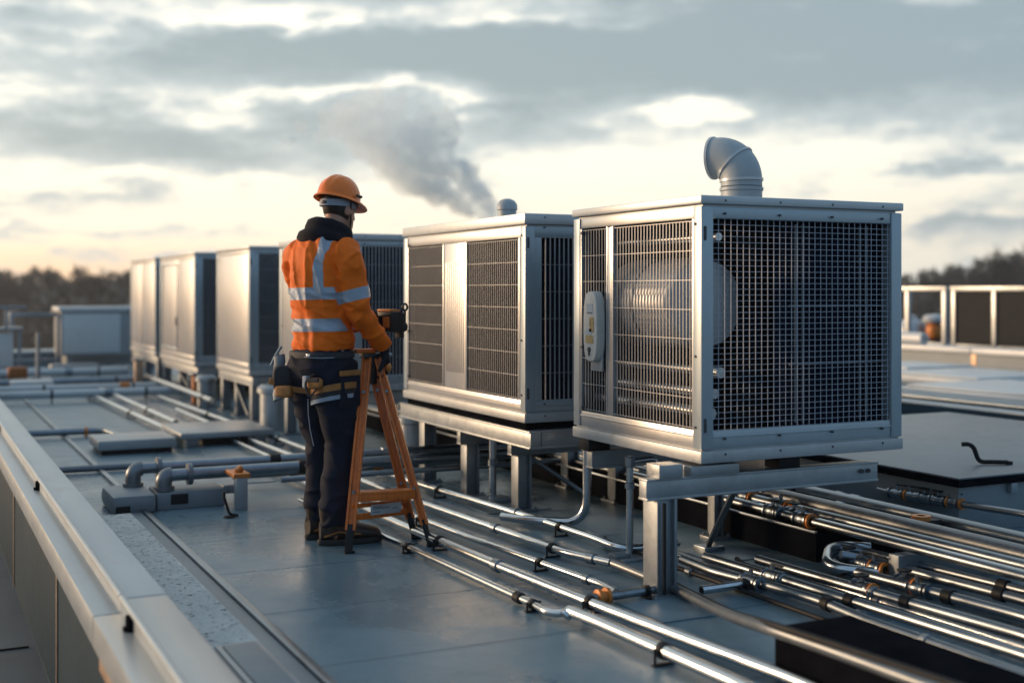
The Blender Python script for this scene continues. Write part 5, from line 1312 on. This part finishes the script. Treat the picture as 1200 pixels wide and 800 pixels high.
# broad cloud banks and clear gaps, each an ellipse of directions: across, up, half sizes, weight (view pixels of the survey)
wob1 = math_n(nt, 'MULTIPLY', math_n(nt, 'SUBTRACT', na, .5), 420)
wob2 = math_n(nt, 'MULTIPLY', math_n(nt, 'SUBTRACT', nb, .5), 110)
lys = math_n(nt, 'MAXIMUM', ly, .05)
U = math_n(nt, 'ADD', math_n(nt, 'MULTIPLY', math_n(nt, 'DIVIDE', lx, lys), FPX), math_n(nt, 'ADD', wob1, 600))
VV = math_n(nt, 'ADD', math_n(nt, 'MULTIPLY', math_n(nt, 'DIVIDE', z, lys), -FPX), math_n(nt, 'ADD', wob2, 340))
tot = None
for u0, v0, su, sv, am in ((300, 62, 330, 30, .13), (800, 78, 330, 46, .16), (1120, 60, 260, 60, .15), (150, 155, 240, 27, .15), (630, 128, 80, 34, .13), (340, 182, 130, 20, .08), (60, 236, 190, 12, .10),
                           (1130, 194, 100, 8, .14), (1150, 272, 130, 10, .13), (1150, 18, 240, 20, .08), (90, 272, 170, 7, .10), (40, 15, 90, 12, .08),
                           (350, 20, 180, 15, -.16), (110, 58, 80, 12, -.10), (420, 106, 150, 10, -.17), (775, 126, 80, 12, -.24), (560, 116, 55, 10, -.14), (800, 200, 260, 34, -.12), (200, 206, 160, 10, -.12), (340, 246, 170, 16, -.14), (640, 20, 90, 12, -.12), (180, 292, 300, 6, -.10), (480, 240, 60, 30, -.08), (900, 285, 200, 14, .03)):
    q = math_n(nt, 'ADD', math_n(nt, 'POWER', math_n(nt, 'ABSOLUTE', math_n(nt, 'DIVIDE', math_n(nt, 'SUBTRACT', U, u0), su)), 2.0), math_n(nt, 'POWER', math_n(nt, 'ABSOLUTE', math_n(nt, 'DIVIDE', math_n(nt, 'SUBTRACT', VV, v0), sv)), 2.0))
    g = math_n(nt, 'MULTIPLY', math_n(nt, 'EXPONENT', math_n(nt, 'MULTIPLY', q, -1.0)), am)
    tot = g if tot is None else math_n(nt, 'ADD', tot, g)
cl = math_n(nt, 'ADD', cl, math_n(nt, 'MULTIPLY', tot, ramp(nt, ly, .05, .4)))
mask = ramp(nt, cl, .445, .59)
thick = ramp(nt, cl, .50, .74)
glow = ramp(nt, math_n(nt, 'ADD', math_n(nt, 'MULTIPLY', lx, -.45), math_n(nt, 'MULTIPLY', ly, .85)), -.5, .95)
warm = ramp(nt, z, .13, .0)
bright = mixc(nt, warm, (10.0, 9.45, 8.0), (10.4, 9.1, 7.0))
lowband = mixc(nt, ramp(nt, lx, -.36, .10), (10.2, 6.7, 4.0), (9.4, 8.7, 7.3))
bright = mixc(nt, ramp(nt, z, .055, .004), bright, lowband)
dim = mixc(nt, ramp(nt, z, 0, .6), (2.6, 3.7, 4.9), (1.6, 2.9, 4.5))
bright = mixc(nt, glow, dim, bright)
grey = mixc(nt, thick, (5.1, 5.6, 5.65), (2.6, 3.25, 3.5))
grey = mixc(nt, glow, (1.5, 2.5, 3.7), grey)
cloud = mixc(nt, mask, bright, grey)
skyc = mixc(nt, .86, sky.outputs[0], cloud)
below = mixc(nt, ramp(nt, z, -.02, .0), (.8, .85, .9), skyc)
nt.links.new(below, bg.inputs[0])

sd = bpy.data.lights.new('sun', 'SUN'); sd.energy = 2.3; sd.angle = radians(12); sd.color = (1, .67, .40)
so = bpy.data.objects.new('sun', sd); COL.objects.link(so)
tosun = V((sin(SUN_AZ) * cos(SUN_EL), cos(SUN_AZ) * cos(SUN_EL), sin(SUN_EL)))
so.rotation_euler = tosun.to_track_quat('Z', 'Y').to_euler(); so.location = tosun * 30

cd = bpy.data.cameras.new('camera'); cam = bpy.data.objects.new('camera', cd); COL.objects.link(cam)
cam.location = (0, 0, EYE); cam.rotation_euler = (pi / 2, 0, -YAW)
cd.sensor_width = 36; cd.lens = FPX / 1200 * 36; cd.shift_y = -60 / 1200; cd.clip_end = 6000; cd.clip_start = .05
cd.dof.use_dof = True; cd.dof.focus_distance = 5.9; cd.dof.aperture_fstop = 1.25
SC.camera = cam
SC.view_settings.view_transform = 'Standard'; SC.view_settings.look = 'None'; SC.view_settings.gamma = 1; SC.view_settings.exposure = 0.58
SC.view_settings.use_curve_mapping = False
SC.cycles.use_denoising = True
SC.cycles.max_bounces = 8; SC.cycles.volume_bounces = 6; SC.cycles.caustics_reflective = False; SC.cycles.caustics_refractive = False
SC.cycles.sample_clamp_indirect = 6
